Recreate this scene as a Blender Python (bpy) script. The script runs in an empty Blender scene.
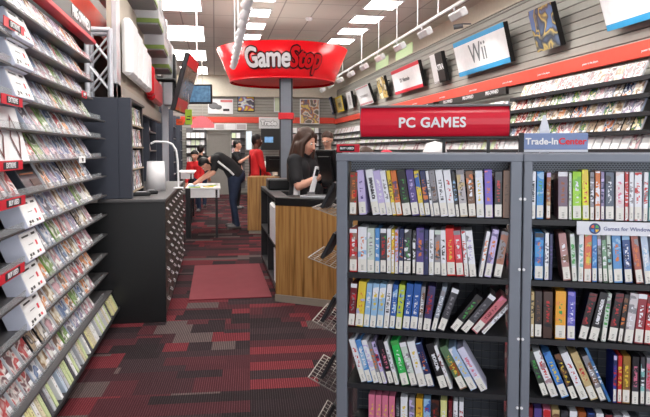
import bpy, bmesh, math, random
import numpy as np
from mathutils import Vector, Matrix, Euler
random.seed(7)
C = bpy.context.scene.collection
sin, cos, PI = math.sin, math.cos, math.pi
R = math.radians
# ---------------- camera ----------------
F = 630.0; PITCH = R(2.9); YAW = R(9.9); H = 1.5; CX, CY = 325.0, 182.0
cam_d = bpy.data.cameras.new('camera'); cam = bpy.data.objects.new('camera', cam_d); C.objects.link(cam)
cam.location = (0, 0, H); cam.rotation_euler = (PI/2 - PITCH, 0, -YAW)
cam_d.sensor_width = 36; cam_d.lens = 36*F/650; cam_d.shift_y = -(208.5-CY)/650; cam_d.clip_start = .05
bpy.context.scene.camera = cam
MC = cam.rotation_euler.to_matrix()
def ray(px, py): return MC @ Vector(((px-CX)/F, -(py-CY)/F, -1))
def on_x(px, py, X): r = ray(px, py); t = X/r.x; return Vector((0, 0, H)) + r*t
def on_y(px, py, Y): r = ray(px, py); t = Y/r.y; return Vector((0, 0, H)) + r*t
def on_z(px, py, Z): r = ray(px, py); t = (Z-H)/r.z; return Vector((0, 0, H)) + r*t
def on_d(px, py, d): return Vector((0, 0, H)) + ray(px, py)*d      # d = distance along the view axis

# ---------------- materials ----------------
def rgb(c): return tuple(((v/255)/12.92 if v/255 <= .04045 else ((v/255+.055)/1.055)**2.4) for v in c) + (1,)
MATS = {}
def mat(name, c, rough=.6, metal=0, emit=0, spec=.4, var=.08, scale=14, trans=0, alpha=1, bump=0):
    if name in MATS: return MATS[name]
    m = bpy.data.materials.new(name); m.use_nodes = True; N = m.node_tree.nodes; L = m.node_tree.links
    b = N['Principled BSDF']; b.inputs['Roughness'].default_value = rough; b.inputs['Metallic'].default_value = metal
    b.inputs['Specular IOR Level'].default_value = spec
    tc = N.new('ShaderNodeTexCoord'); nz = N.new('ShaderNodeTexNoise'); nz.inputs['Scale'].default_value = scale
    L.new(tc.outputs['Object'], nz.inputs['Vector'])
    mx = N.new('ShaderNodeMix'); mx.data_type = 'RGBA'
    col = rgb(c)
    mx.inputs['A'].default_value = tuple(v*(1-var) for v in col[:3])+(1,); mx.inputs['B'].default_value = tuple(min(1, v*(1+var)) for v in col[:3])+(1,)
    L.new(nz.outputs['Fac'], mx.inputs['Factor']); L.new(mx.outputs['Result'], b.inputs['Base Color'])
    if emit: L.new(mx.outputs['Result'], b.inputs['Emission Color']); b.inputs['Emission Strength'].default_value = emit
    if trans: b.inputs['Transmission Weight'].default_value = trans
    b.inputs['Alpha'].default_value = alpha
    if bump:
        bp = N.new('ShaderNodeBump'); bp.inputs['Strength'].default_value = bump; L.new(nz.outputs['Fac'], bp.inputs['Height']); L.new(bp.outputs['Normal'], b.inputs['Normal'])
    MATS[name] = m; return m
def nodes_mat(name, rough=.7):
    m = bpy.data.materials.new(name); m.use_nodes = True; MATS[name] = m
    b = m.node_tree.nodes['Principled BSDF']; b.inputs['Roughness'].default_value = rough
    return m, m.node_tree.nodes, m.node_tree.links, b
def ramp(N, stops, interp='CONSTANT'):
    r = N.new('ShaderNodeValToRGB'); r.color_ramp.interpolation = interp
    e = r.color_ramp.elements
    while len(e) < len(stops): e.new(.5)
    for i, (p, c) in enumerate(stops): e[i].position = p; e[i].color = rgb(c)
    return r
def carpet_mat():
    m, N, L, b = nodes_mat('patchwork_carpet', .97)
    b.inputs['Specular IOR Level'].default_value = .1
    tc = N.new('ShaderNodeTexCoord'); mp = N.new('ShaderNodeMapping'); L.new(tc.outputs['Object'], mp.inputs['Vector'])
    mp.inputs['Rotation'].default_value[2] = R(3)
    def brick(w, h, off, sx):
        k = N.new('ShaderNodeTexBrick'); L.new(mp.outputs['Vector'], k.inputs['Vector'])
        k.inputs['Scale'].default_value = 1; k.inputs['Brick Width'].default_value = w; k.inputs['Row Height'].default_value = h
        k.inputs['Mortar Size'].default_value = 0; k.offset = off; k.offset_frequency = 2; k.squash = sx; k.squash_frequency = 3
        k.inputs['Color1'].default_value = (0, 0, 0, 1); k.inputs['Color2'].default_value = (1, 1, 1, 1)
        return k
    k1 = brick(.44, .17, .37, 1.5); k2 = brick(.30, .26, .61, .6); k3 = brick(.7, .43, .3, 1)
    st = [(0, (52, 44, 47)), (.2, (82, 47, 53)), (.36, (98, 50, 56)), (.48, (66, 52, 56)), (.6, (122, 54, 61)), (.7, (56, 46, 50)), (.82, (104, 92, 92)), (.92, (86, 49, 55))]
    r1 = ramp(N, st); r2 = ramp(N, [(0, (88, 49, 55)), (.3, (56, 46, 50)), (.5, (116, 51, 58)), (.68, (72, 48, 53)), (.84, (98, 86, 86))])
    L.new(k1.outputs['Color'], r1.inputs['Fac']); L.new(k2.outputs['Color'], r2.inputs['Fac'])
    pick = ramp(N, [(0, (0, 0, 0)), (.55, (255, 255, 255))]); L.new(k3.outputs['Color'], pick.inputs['Fac'])
    mx = N.new('ShaderNodeMix'); mx.data_type = 'RGBA'; L.new(pick.outputs['Color'], mx.inputs['Factor'])
    L.new(r1.outputs['Color'], mx.inputs['A']); L.new(r2.outputs['Color'], mx.inputs['B'])
    wv = N.new('ShaderNodeTexWave'); wv.bands_direction = 'X'; wv.inputs['Scale'].default_value = 22; wv.inputs['Distortion'].default_value = .6; wv.inputs['Detail Scale'].default_value = 6
    L.new(mp.outputs['Vector'], wv.inputs['Vector'])
    nz = N.new('ShaderNodeTexNoise'); nz.inputs['Scale'].default_value = 90; L.new(mp.outputs['Vector'], nz.inputs['Vector'])
    mm = N.new('ShaderNodeMath'); mm.operation = 'MULTIPLY'; L.new(wv.outputs['Fac'], mm.inputs[0]); L.new(nz.outputs['Fac'], mm.inputs[1])
    mx2 = N.new('ShaderNodeMix'); mx2.data_type = 'RGBA'; mx2.blend_type = 'MULTIPLY'; mx2.inputs['Factor'].default_value = .6
    sr = ramp(N, [(0.05, (70, 62, 64)), (.5, (255, 250, 250))], 'LINEAR'); L.new(mm.outputs[0], sr.inputs['Fac'])
    L.new(mx.outputs['Result'], mx2.inputs['A']); L.new(sr.outputs['Color'], mx2.inputs['B'])
    L.new(mx2.outputs['Result'], b.inputs['Base Color'])
    bp = N.new('ShaderNodeBump'); bp.inputs['Strength'].default_value = .3; bp.inputs['Distance'].default_value = .01; L.new(mm.outputs[0], bp.inputs['Height']); L.new(bp.outputs['Normal'], b.inputs['Normal'])
    return m
def ceiling_mat():
    m, N, L, b = nodes_mat('ceiling_tiles', .9)
    tc = N.new('ShaderNodeTexCoord'); mp = N.new('ShaderNodeMapping'); L.new(tc.outputs['Object'], mp.inputs['Vector']); mp.inputs['Rotation'].default_value[2] = R(90)
    k = N.new('ShaderNodeTexBrick'); L.new(mp.outputs['Vector'], k.inputs['Vector']); k.offset = 0
    k.inputs['Scale'].default_value = 1; k.inputs['Brick Width'].default_value = 1.2; k.inputs['Row Height'].default_value = .6; k.inputs['Mortar Size'].default_value = .012
    k.inputs['Color1'].default_value = rgb((214, 210, 204)); k.inputs['Color2'].default_value = rgb((218, 214, 208)); k.inputs['Mortar'].default_value = rgb((166, 162, 158))
    L.new(k.outputs['Color'], b.inputs['Base Color']); return m
def wood_mat():
    m, N, L, b = nodes_mat('zebra_wood_laminate', .45)
    tc = N.new('ShaderNodeTexCoord'); mp = N.new('ShaderNodeMapping'); L.new(tc.outputs['Object'], mp.inputs['Vector']); mp.inputs['Scale'].default_value = (1, 1, .04)
    wv = N.new('ShaderNodeTexNoise'); wv.inputs['Scale'].default_value = 34; wv.inputs['Detail'].default_value = 3; L.new(mp.outputs['Vector'], wv.inputs['Vector'])
    r = ramp(N, [(0.3, (118, 82, 42)), (.45, (160, 116, 64)), (.6, (178, 136, 80)), (.75, (150, 106, 58))], 'LINEAR'); L.new(wv.outputs['Fac'], r.inputs['Fac']); L.new(r.outputs['Color'], b.inputs['Base Color']); return m
def art_mat(name, cols, scale=22, header=None, zmin=0, h=.19, rough=.25):
    """printed cover art: blotches of a few inks, with a plain header strip on top"""
    m, N, L, b = nodes_mat(name, rough)
    tc = N.new('ShaderNodeTexCoord'); oi = N.new('ShaderNodeObjectInfo')
    ad = N.new('ShaderNodeVectorMath'); ad.operation = 'ADD'; L.new(tc.outputs['Object'], ad.inputs[0])
    sc = N.new('ShaderNodeVectorMath'); sc.operation = 'SCALE'; sc.inputs[0].default_value = (7, 3, 5); L.new(oi.outputs['Random'], sc.inputs['Scale']); L.new(sc.outputs[0], ad.inputs[1])
    nz = N.new('ShaderNodeTexNoise'); nz.inputs['Scale'].default_value = scale; nz.inputs['Detail'].default_value = 1.5; nz.inputs['Distortion'].default_value = .3; L.new(ad.outputs[0], nz.inputs['Vector'])
    n = len(cols); r = ramp(N, [(.37+.30*i/n if i else 0, c) for i, c in enumerate(cols)], 'LINEAR'); L.new(nz.outputs['Fac'], r.inputs['Fac'])
    out = r.outputs['Color']
    if header:
        sp = N.new('ShaderNodeSeparateXYZ'); L.new(tc.outputs['Object'], sp.inputs[0])
        gt = N.new('ShaderNodeMath'); gt.operation = 'GREATER_THAN'; gt.inputs[1].default_value = zmin+h*.87; L.new(sp.outputs['Z'], gt.inputs[0])
        mx = N.new('ShaderNodeMix'); mx.data_type = 'RGBA'; L.new(gt.outputs[0], mx.inputs['Factor']); L.new(out, mx.inputs['A']); mx.inputs['B'].default_value = rgb(header); out = mx.outputs['Result']
    L.new(out, b.inputs['Base Color']); return m
def spine_mat(base, acc, third):
    nm = 'spine_print_%d_%d_%d_%d_%d' % (base[0], base[1], base[2], acc[0], acc[2]+third[0])
    if nm in MATS: return MATS[nm]
    m, N, L, b = nodes_mat(nm, .3)
    tc = N.new('ShaderNodeTexCoord'); sp = N.new('ShaderNodeSeparateXYZ'); L.new(tc.outputs['Object'], sp.inputs[0])
    mp = N.new('ShaderNodeMapping'); L.new(tc.outputs['Object'], mp.inputs['Vector']); mp.inputs['Scale'].default_value = (1.0, .3, 1.7); s = random.random()*9; mp.inputs['Location'].default_value = (s, s, s)
    nz = N.new('ShaderNodeTexNoise'); nz.inputs['Scale'].default_value = 75; nz.inputs['Detail'].default_value = 2; L.new(mp.outputs['Vector'], nz.inputs['Vector'])
    gt = N.new('ShaderNodeMath'); gt.operation = 'GREATER_THAN'; gt.inputs[1].default_value = .53; L.new(nz.outputs['Fac'], gt.inputs[0])
    band = ramp(N, [(0, (0, 0, 0)), (.36, (255, 255, 255)), (.82, (0, 0, 0))]); mr = N.new('ShaderNodeMath'); mr.operation = 'DIVIDE'; mr.inputs[1].default_value = .19; L.new(sp.outputs['Z'], mr.inputs[0]); L.new(mr.outputs[0], band.inputs['Fac'])
    ab = N.new('ShaderNodeMath'); ab.operation = 'ABSOLUTE'; L.new(sp.outputs['X'], ab.inputs[0])
    lt = N.new('ShaderNodeMath'); lt.operation = 'LESS_THAN'; lt.inputs[1].default_value = .0062; L.new(ab.outputs[0], lt.inputs[0])
    m1 = N.new('ShaderNodeMath'); m1.operation = 'MULTIPLY'; L.new(gt.outputs[0], m1.inputs[0]); L.new(band.outputs['Color'], m1.inputs[1])
    m2 = N.new('ShaderNodeMath'); m2.operation = 'MULTIPLY'; L.new(m1.outputs[0], m2.inputs[0]); L.new(lt.outputs[0], m2.inputs[1])
    lo = N.new('ShaderNodeTexNoise'); lo.inputs['Scale'].default_value = 16; L.new(mp.outputs['Vector'], lo.inputs['Vector'])
    rr = ramp(N, [(0, base), (.56, third)]); L.new(lo.outputs['Fac'], rr.inputs['Fac'])
    mx = N.new('ShaderNodeMix'); mx.data_type = 'RGBA'; L.new(m2.outputs[0], mx.inputs['Factor']); L.new(rr.outputs['Color'], mx.inputs['A']); mx.inputs['B'].default_value = rgb(acc)
    L.new(mx.outputs['Result'], b.inputs['Base Color']); return m

M = dict(
 steel=mat('case_grey_paint', (122, 128, 140), .45, .1), blackp=mat('black_panel', (38, 38, 42), .45), black=mat('black_plastic', (22, 22, 24), .35), dark=mat('dark_interior', (44, 45, 50), .6),
 white=mat('white_card', (236, 236, 240), .5), cream=mat('cream_wall_paint', (222, 214, 200), .85), red=mat('red_gloss', (214, 26, 40), .3, emit=0), orange=mat('orange_red_band', (230, 78, 60), .45),
 slat=mat('grey_slatwall', (164, 162, 156), .6), slatdark=mat('slat_groove', (100, 98, 96), .8), silver=mat('silver_metal', (200, 202, 210), .4, .45), chrome=mat('chrome', (215, 215, 218), .15, 1),
 wire=mat('steel_wire', (170, 165, 160), .35, .7), skin=mat('skin', (214, 160, 138), .55), skind=mat('dark_skin', (96, 62, 48), .55), hair=mat('brown_hair', (66, 46, 38), .5, var=.35, scale=60), hairb=mat('black_hair', (26, 22, 22), .5, var=.3, scale=60),
 shirt=mat('black_shirt', (28, 28, 32), .85, var=.2), stripe=mat('white_stripe', (226, 226, 230), .8), redj=mat('red_jacket', (206, 32, 38), .75, var=.12), jeans=mat('blue_jeans', (44, 56, 82), .85, var=.2), shoe=mat('grey_shoe', (120, 118, 120), .7), lips=mat('lips', (170, 92, 88), .5),
 eye=mat('eye_white', (225, 220, 215), .3), iris=mat('iris', (50, 34, 28), .3), kick=mat('grey_kick_base', (146, 138, 128), .6), glass=mat('clear_lip', (200, 205, 210), .08, alpha=.28), lit=mat('light_diffuser', (255, 250, 242), .5, emit=13, var=.01),
 drawer=mat('bronze_drawer_front', (58, 50, 48), .55, .1), screen=mat('blue_screen', (90, 130, 170), .2, emit=.7, var=.6, scale=7), pulp=mat('paper', (240, 240, 242), .7), mat_red=mat('dusty_red_mat', (118, 50, 58), .95, var=.12, scale=5), yel=mat('yellow_card', (236, 205, 60), .5), green=mat('lime_card', (170, 210, 70), .5), blue=mat('cyan_blue_card', (60, 160, 215), .5), bluesign=mat('blue_grey_sign', (120, 140, 185), .4), redtxt=mat('red_letters', (220, 40, 60), .4), grey=mat('grey_plastic', (120, 120, 124), .5), frame=mat('silver_frame', (200, 200, 205), .35, .5), greenglass=mat('green_pane', (205, 226, 178), .4, emit=.5))

# ---------------- mesh builder ----------------
class MB:
    def __init__(s): s.v = []; s.f = []; s.m = []; s.sm = []; s.mats = []
    def mi(s, m):
        if m not in s.mats: s.mats.append(m)
        return s.mats.index(m)
    def add(s, vs, fs, m, smooth=False, X=None):
        b = len(s.v)
        for v in vs: v = Vector(v); s.v.append(X @ v if X else v)
        k = s.mi(m)
        for f in fs: s.f.append([b+i for i in f]); s.m.append(k); s.sm.append(smooth)
        return s
    def box(s, a, b, m, X=None):
        x0, y0, z0 = a; x1, y1, z1 = b
        if x0 > x1: x0, x1 = x1, x0
        if y0 > y1: y0, y1 = y1, y0
        if z0 > z1: z0, z1 = z1, z0
        vs = [(x0,y0,z0),(x1,y0,z0),(x1,y1,z0),(x0,y1,z0),(x0,y0,z1),(x1,y0,z1),(x1,y1,z1),(x0,y1,z1)]
        return s.add(vs, [(3,2,1,0),(4,5,6,7),(0,1,5,4),(1,2,6,5),(2,3,7,6),(3,0,4,7)], m, False, X)
    def bbox(s, a, b, m, r=.003, X=None):      # box with chamfered edges
        bm = bmesh.new(); bmesh.ops.create_cube(bm, size=1)
        for v in bm.verts: v.co = Vector(((a[i]+b[i])/2 + v.co[i]*abs(b[i]-a[i]) for i in range(3)))
        bmesh.ops.bevel(bm, geom=bm.edges[:], offset=r, segments=1, affect='EDGES')
        bm.verts.index_update(); s.add([v.co.copy() for v in bm.verts], [[v.index for v in f.verts] for f in bm.faces], m, False, X); bm.free(); return s
    def quad(s, a, b, c, d, m, X=None): return s.add([a, b, c, d], [(0, 1, 2, 3)], m, False, X)
    def tube(s, p0, p1, r, m, r1=None, n=10, caps=True, X=None):
        p0, p1 = Vector(p0), Vector(p1); r1 = r if r1 is None else r1
        d = (p1-p0).normalized(); q = d.to_track_quat('Z', 'Y').to_matrix()
        vs = []
        for p, rr in ((p0, r), (p1, r1)):
            for i in range(n): a = 2*PI*i/n; vs.append(p + q @ Vector((cos(a)*rr, sin(a)*rr, 0)))
        fs = [(i, (i+1) % n, n+(i+1) % n, n+i) for i in range(n)]
        s.add(vs, fs, m, n > 6, X)
        if caps: s.add(vs, [tuple(range(n))[::-1], tuple(range(n, 2*n))], m, False, X)
        return s
    def path(s, pts, r, m, n=8, X=None):
        for a, b in zip(pts, pts[1:]): s.tube(a, b, r, m, n=n, X=X)
        return s
    def lathe(s, prof, m, n=32, c=(0, 0, 0), X=None, smooth=True):
        vs = []; k = len(prof)
        for i in range(n):
            a = 2*PI*i/n
            for r, z in prof: vs.append((c[0]+cos(a)*r, c[1]+sin(a)*r, c[2]+z))
        fs = [(i*k+j, ((i+1) % n)*k+j, ((i+1) % n)*k+j+1, i*k+j+1) for i in range(n) for j in range(k-1)]
        return s.add(vs, fs, m, smooth, X)
    def ball(s, c, r, m, n=12, sc=(1, 1, 1), X=None):
        prof = [(max(1e-4, sin(PI*j/n))*r, -cos(PI*j/n)*r) for j in range(n+1)]
        vs = []; k = n+1
        for i in range(n):
            a = 2*PI*i/n
            for rr, z in prof: vs.append((c[0]+cos(a)*rr*sc[0], c[1]+sin(a)*rr*sc[1], c[2]+z*sc[2]))
        return s.add(vs, [(i*k+j, ((i+1) % n)*k+j, ((i+1) % n)*k+j+1, i*k+j+1) for i in range(n) for j in range(n)], m, True, X)
    def mesh(s, name):
        me = bpy.data.meshes.new(name); me.from_pydata([tuple(v) for v in s.v], [], s.f)
        for m in s.mats: me.materials.append(m)
        me.polygons.foreach_set('material_index', s.m); me.polygons.foreach_set('use_smooth', s.sm); me.update(); return me
    def build(s, name, parent=None, loc=None, rot=None):
        return put(name, s.mesh(name), parent, loc, rot)
def put(name, me, parent=None, loc=None, rot=None):
    o = bpy.data.objects.new(name, me); C.objects.link(o)
    if parent: o.parent = parent
    if loc is not None: o.location = loc
    if rot is not None: o.rotation_euler = rot
    return o
def tag(o, label, cat, group=None, kind=None):
    o['label'] = label; o['category'] = cat
    if group: o['group'] = group
    if kind: o['kind'] = kind
    n = len(label.replace(',', ' ').split())
    if not 4 <= n <= 16: print('LABELLEN', n, label)
    return o
def thing(name, label, cat, loc=(0, 0, 0), rz=0, group=None):
    o = bpy.data.objects.new(name, None); C.objects.link(o); o.location = loc; o.rotation_euler = (0, 0, rz); o.empty_display_size = .1
    return tag(o, label, cat, group)
def struct(o): o['kind'] = 'structure'; return o
def text_mesh(s, size, m, ext=.002, bold=0, shear=0, space=1, align='CENTER'):
    cu = bpy.data.curves.new('t', 'FONT'); cu.body = s; cu.size = size; cu.extrude = ext; cu.shear = shear; cu.space_character = space
    cu.align_x = align; cu.align_y = 'CENTER'; cu.resolution_u = 3
    o = bpy.data.objects.new('t', cu); C.objects.link(o); bpy.context.view_layer.update()
    me = bpy.data.meshes.new_from_object(o.evaluated_get(bpy.context.evaluated_depsgraph_get())); bpy.data.objects.remove(o)
    if bold:
        bm = bmesh.new()
        for k in range(8):
            n0 = len(bm.verts); bm.from_mesh(me); bm.verts.ensure_lookup_table()
            for v in bm.verts[n0:]: v.co.x += cos(k*PI/4)*bold; v.co.y += sin(k*PI/4)*bold; v.co.z += k*1e-5
        bm.to_mesh(me); bm.free()
    me.materials.clear(); me.materials.append(m); return me
def frameM(o, u, n):     # matrix: local x->u, local z-> n (text normal), origin o ; local y = n x u
    u = Vector(u).normalized(); n = Vector(n).normalized(); v = n.cross(u)
    m = Matrix((u, v, n)).transposed().to_4x4(); m.translation = Vector(o); return m
def add_text(name, s, size, m, o, u, n, parent=None, **k):
    me = text_mesh(s, size, m, **k)
    me.transform(frameM(o, u, n)); return put(name, me, parent)
ORD = 'zeroth first second third fourth fifth sixth seventh eighth ninth tenth eleventh twelfth thirteenth fourteenth fifteenth sixteenth seventeenth eighteenth nineteenth twentieth'.split()
for k in 'first second third fourth fifth sixth seventh eighth ninth'.split(): ORD.append('twenty-'+k)
for t in ('thirt', 'fort', 'fift', 'sixt', 'sevent', 'eight', 'ninet'):
    ORD.append(t+'ieth')
    for k in 'first second third fourth fifth sixth seventh eighth ninth'.split(): ORD.append(t+'y-'+k)
# ================= ROOM =================
XL, XR, YB, ZC = -1.42, 4.15, 21.6, 4.0
struct(MB().box((XL-.1, -2, -.1), (XR+.1, YB+.1, 0), carpet_mat()).build('floor'))
struct(MB().box((XL-.1, -2, ZC), (XR+.5, YB+.2, ZC+.1), ceiling_mat()).build('ceiling'))
def slats(mb, z0, z1, X=None, ya=-2, yb=YB, step=.1):
    z = z0
    while z < z1-.02:
        mb.box((0, ya, z), (.02, yb, min(z+step-.012, z1)), M['slat'], X); z += step
wr = MB().box((XR+.02, -2, 0), (XR+.12, YB, 3.55), M['slatdark']).box((XR+.30, -2, 3.55), (XR+.4, YB, ZC), M['cream']).box((XR+.0, -2, 3.55), (XR+.4, YB, 3.57), M['cream'])
slats(wr, 1.2, 3.53, Matrix.Translation((XR, 0, 0)))
struct(wr.build('wall_right'))
struct(MB().box((XL-.1, -2, 0), (XL, YB, ZC), mat('left_wall_dark', (112, 106, 104), .8)).build('wall_left'))
wb = MB().box((XL, YB+.02, 0), (XR+.1, YB+.12, 3.3), M['slatdark']).box((XL, YB-.15, 3.3), (XR+.3, YB+.1, ZC), M['cream'])
RB = Matrix.Rotation(PI/2, 4, 'Z'); z = .05
while z < 3.28: wb.box((XL, YB, z), (XR, YB+.02, z+.088), M['slat']); z += .1
struct(wb.build('wall_back'))
# orange-red bands
bd = MB().bbox((XR-.06, -2, 2.40), (XR-.005, YB-.05, 2.56), M['orange'], .004)
tr = struct(bd.build('trim_1'))
for k, y in enumerate((5.4, 6.4, 7.4, 8.4, 9.6, 11, 12.6, 14.5)):
    t = add_text('band_lettering', 'power to the players', .035, M['white'], (XR-.065, y, 2.46), (0, -1, 0), (-1, 0, 0), tr, ext=.001)
struct(MB().bbox((XL, YB-.05, 2.42), (XR-.05, YB-.005, 2.62), M['orange'], .004).build('trim_2'))
struct(MB().bbox((-1.22, 1.5, 2.70), (-1.18, 12, 2.95), M['orange'], .004).box((XL, 1.5, 2.70), (-1.22, 12, 2.74), M['orange']).build('trim_3'))
# green tinted clerestory panes above the slat wall
for i, (p0, p1) in enumerate(((376, 388), (396, 412))):
    a = on_x(p0, 60, XR+.29).y; b = on_x(p1, 50, XR+.29).y
    struct(MB().box((XR+.285, min(a, b), 3.57), (XR+.30, max(a, b), 3.95), M['greenglass']).build('window_%d' % (i+1)))
# back door
a = on_y(208, 150, YB).x; b = on_y(230, 150, YB).x
d = struct(MB().box((a, YB-.04, 0), (b, YB-.005, 2.05), mat('grey_door', (146, 142, 138), .6)).build('door_1'))
MB().box((a-.08, YB-.06, 0), (a, YB-.005, 2.15), M['slat']).box((b, YB-.06, 0), (b+.08, YB-.005, 2.15), M['slat']).box((a-.08, YB-.06, 2.05), (b+.08, YB-.005, 2.15), M['slat']).build('door_frame', d)
MB().tube((b-.08, YB-.1, 1.0), (b-.08, YB-.04, 1.0), .02, M['chrome']).tube((b-.08, YB-.1, 1.0), (b-.2, YB-.1, 1.0), .012, M['chrome']).build('door_handle', d)

# ceiling lights
def lights(name, x0, x1, ys, ln, what, grp):
    for i, y in enumerate(ys):
        t = thing(name, ('%s ceiling light panel, %s from the entrance in the %s row' % ('bright', ORD[i+1], what)), 'light', ((x0+x1)/2, y, ZC), group=grp)
        w = (x1-x0)/2
        MB().box((-w, 0, -.012), (w, ln, -.006), M['lit']).build('diffuser', t)
        f = MB()
        for a_, b_ in (((-w-.03, -.03), (w+.03, 0)), ((-w-.03, ln), (w+.03, ln+.03)), ((-w-.03, 0), (-w, ln)), ((w, 0), (w+.03, ln))): f.box((a_[0], a_[1], -.02), (b_[0], b_[1], 0), M['white'])
        f.box((-.006, 0, -.018), (.006, ln, -.012), M['white'])
        f.build('frame', t)
lights('ceiling_light', 2.6, 3.12, [10.3+1.22*k for k in range(-7, 8)], .64, 'right', 'square ceiling lights in the right row')
lights('ceiling_light', .55, 1.0, [10.1+1.22*k for k in range(-7, 8)], .6, 'middle', 'square ceiling lights in the middle row')
lights('ceiling_light', -1.0, -.22, [9.9+3.15*k for k in range(-2, 4)], 1.75, 'left', 'long ceiling lights in the left row')

# pendant track lighting
def track(x, z, ys, rods, label, w=.07):
    t = thing('track_light_rail', label, 'track light', (x, ys[0], z))
    MB().box((-.018, -.4, -.015), (.018, ys[-1]-ys[0]+.4, .02), M['white']).build('rail', t)
    for y in rods: MB().tube((0, y-ys[0], .02), (0, y-ys[0], ZC-z), .008, M['white']).build('hanging_rod', t)
    for y in ys:
        h = MB(); Y = y-ys[0]; dx = .09 if x > 2 else -.03
        h.tube((0, Y, -.01), (0, Y, -.06), .012, M['white'])
        if x > 2: h.bbox((-.05, -.2, -.06), (.05, .2, .05), M['white'], .015, Matrix.Translation((.05, Y, -.10)) @ Matrix.Rotation(R(-30), 4, 'Y'))
        else: h.tube((-dx*.6, Y-.05, -.05), (dx, Y+.05, -.12), w*.6, M['white'], r1=w*.8, n=12)
        h.build('lamp_head', t)
track(.30, 2.86, [4.6+.45*k for k in range(12)], [4.8, 6.4, 8.0, 9.4], 'white track light rail of many lamp heads hanging left of the oval sign', .06)
track(3.05, 3.35, [5.2+1.3*k for k in range(11)], [5.0, 6.4, 7.3, 8.4, 9.3, 10.4, 11.6, 13, 15, 17], 'white track light rail on rods running beside the right slat wall')
p = on_z(309, 18, ZC)
tag(MB().lathe([(.001, -.05), (.05, -.05), (.07, -.02), (.075, 0)], M['white'], 20, (0, 0, 0)).build('smoke_detector', loc=p), 'small round white smoke detector on the ceiling between light rows', 'smoke detector')
p = on_x(470, 24, XR-.02)
t = thing('security_camera', 'small grey security camera at the slat wall top above the blue sign', 'camera', p)
MB().tube((.015, 0, 0), (-.12, 0, 0), .012, M['grey']).tube((.015, 0, .01), (.015, 0, 3.57-p.z), .012, M['grey']).build('bracket', t)
MB().tube((-.12, .0, -.03), (-.26, .06, -.05), .04, M['grey'], n=14).build('camera_body', t)

# red mat
tag(MB().bbox((-.27, 6.35, 0), (.56, 8.25, .012), M['mat_red'], .004).build('floor_mat'), 'dusty red floor mat on the patterned carpet beside the wood counter', 'mat')

# ================= COLUMN + ROUND SIGN =================
cp = on_d(286.5, 150, 10.78)
t = thing('column', 'grey square column carrying the big red round sign', 'column', (cp.x, cp.y, 0), -YAW)
MB().bbox((-.105, -.105, 0), (.105, .105, 2.72), M['steel'], .01).build('shaft', t)
for sx in (-.1, .1): MB().box((sx-.012, -.112, 0), (sx+.012, -.1, 2.70), M['dark']).build('edge_strip', t)
MB().bbox((-.13, -.13, 2.02), (.13, .13, 2.13), M['red'], .005).build('red_collar', t)
sc_ = on_d(282.5, 60, 11.35); S0 = Vector((sc_.x, sc_.y, 0))
Rt, Rb, Zt, Zb = 1.17, .93, 3.28, 2.70
redsig = mat('red_sign_plastic', (226, 18, 30), .25, var=.03)
redin = mat('red_sign_underside', (238, 30, 36), .4, var=.03)
sg = thing('hanging_sign', 'huge round red sign with the white store name on the column', 'sign', (S0.x, S0.y, Zb))
MB().lathe([(Rb, 0), (Rt, Zt-Zb), (Rt-.03, Zt-Zb), (Rb-.03, .02)], redsig, 72).build('sign_drum', sg)
MB().lathe([(Rb-.03, .03), (.001, .10)], redin, 72).build('underside', sg)
MB().lathe([(Rt-.03, Zt-Zb-.04), (.001, Zt-Zb-.03)], mat('bounce_lid_grey', (170, 168, 166), .8), 72).build('added_bounce_lid', sg)  # unseen grey lid, added to keep red bounce light off the ceiling
MB().lathe([(Rb+.004, -.006), (Rb+.012, 0), (Rb+.016, .02), (Rb-.01, .02)], M['red'], 72).build('rim', sg)
def logo(s, size, m, off, bold, x0):
    me = text_mesh(s, size, m, ext=.006, bold=bold, shear=.12, space=.93, align='LEFT')
    w = max(v.co.x for v in me.vertices)
    return me, w
outw = mat('logo_outline', (52, 8, 12), .4)
for s, mm, xa, xb in (('Game', M['white'], -.62, .14), ('Stop', mat('logo_red', (216, 16, 28), .4), .15, .70)):
    for bold, off, m_ in ((.036, .004, outw), (.012, .016, mm)):
        cu = text_mesh(s, .40, m_, ext=.004, bold=bold, shear=.06, space=.96, align='LEFT')
        bm = bmesh.new(); bm.from_mesh(cu)
        mn = min(v.co.x for v in bm.verts)+bold; mx_ = max(v.co.x for v in bm.verts)-bold
        for v in bm.verts:
            x = xa+(v.co.x-mn)*(xb-xa)/(mx_-mn); y = v.co.y*1.1 + .31; h_ = y/(Zt-Zb); r = Rb+(Rt-Rb)*h_ + off + v.co.z*1.0
            v.co = Vector((sin(x/1.06)*r, -cos(x/1.06)*r, y))
        bm.to_mesh(cu); bm.free(); put('lettering', cu, sg)
sg.rotation_euler = (0, 0, -YAW+R(3))

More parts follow.
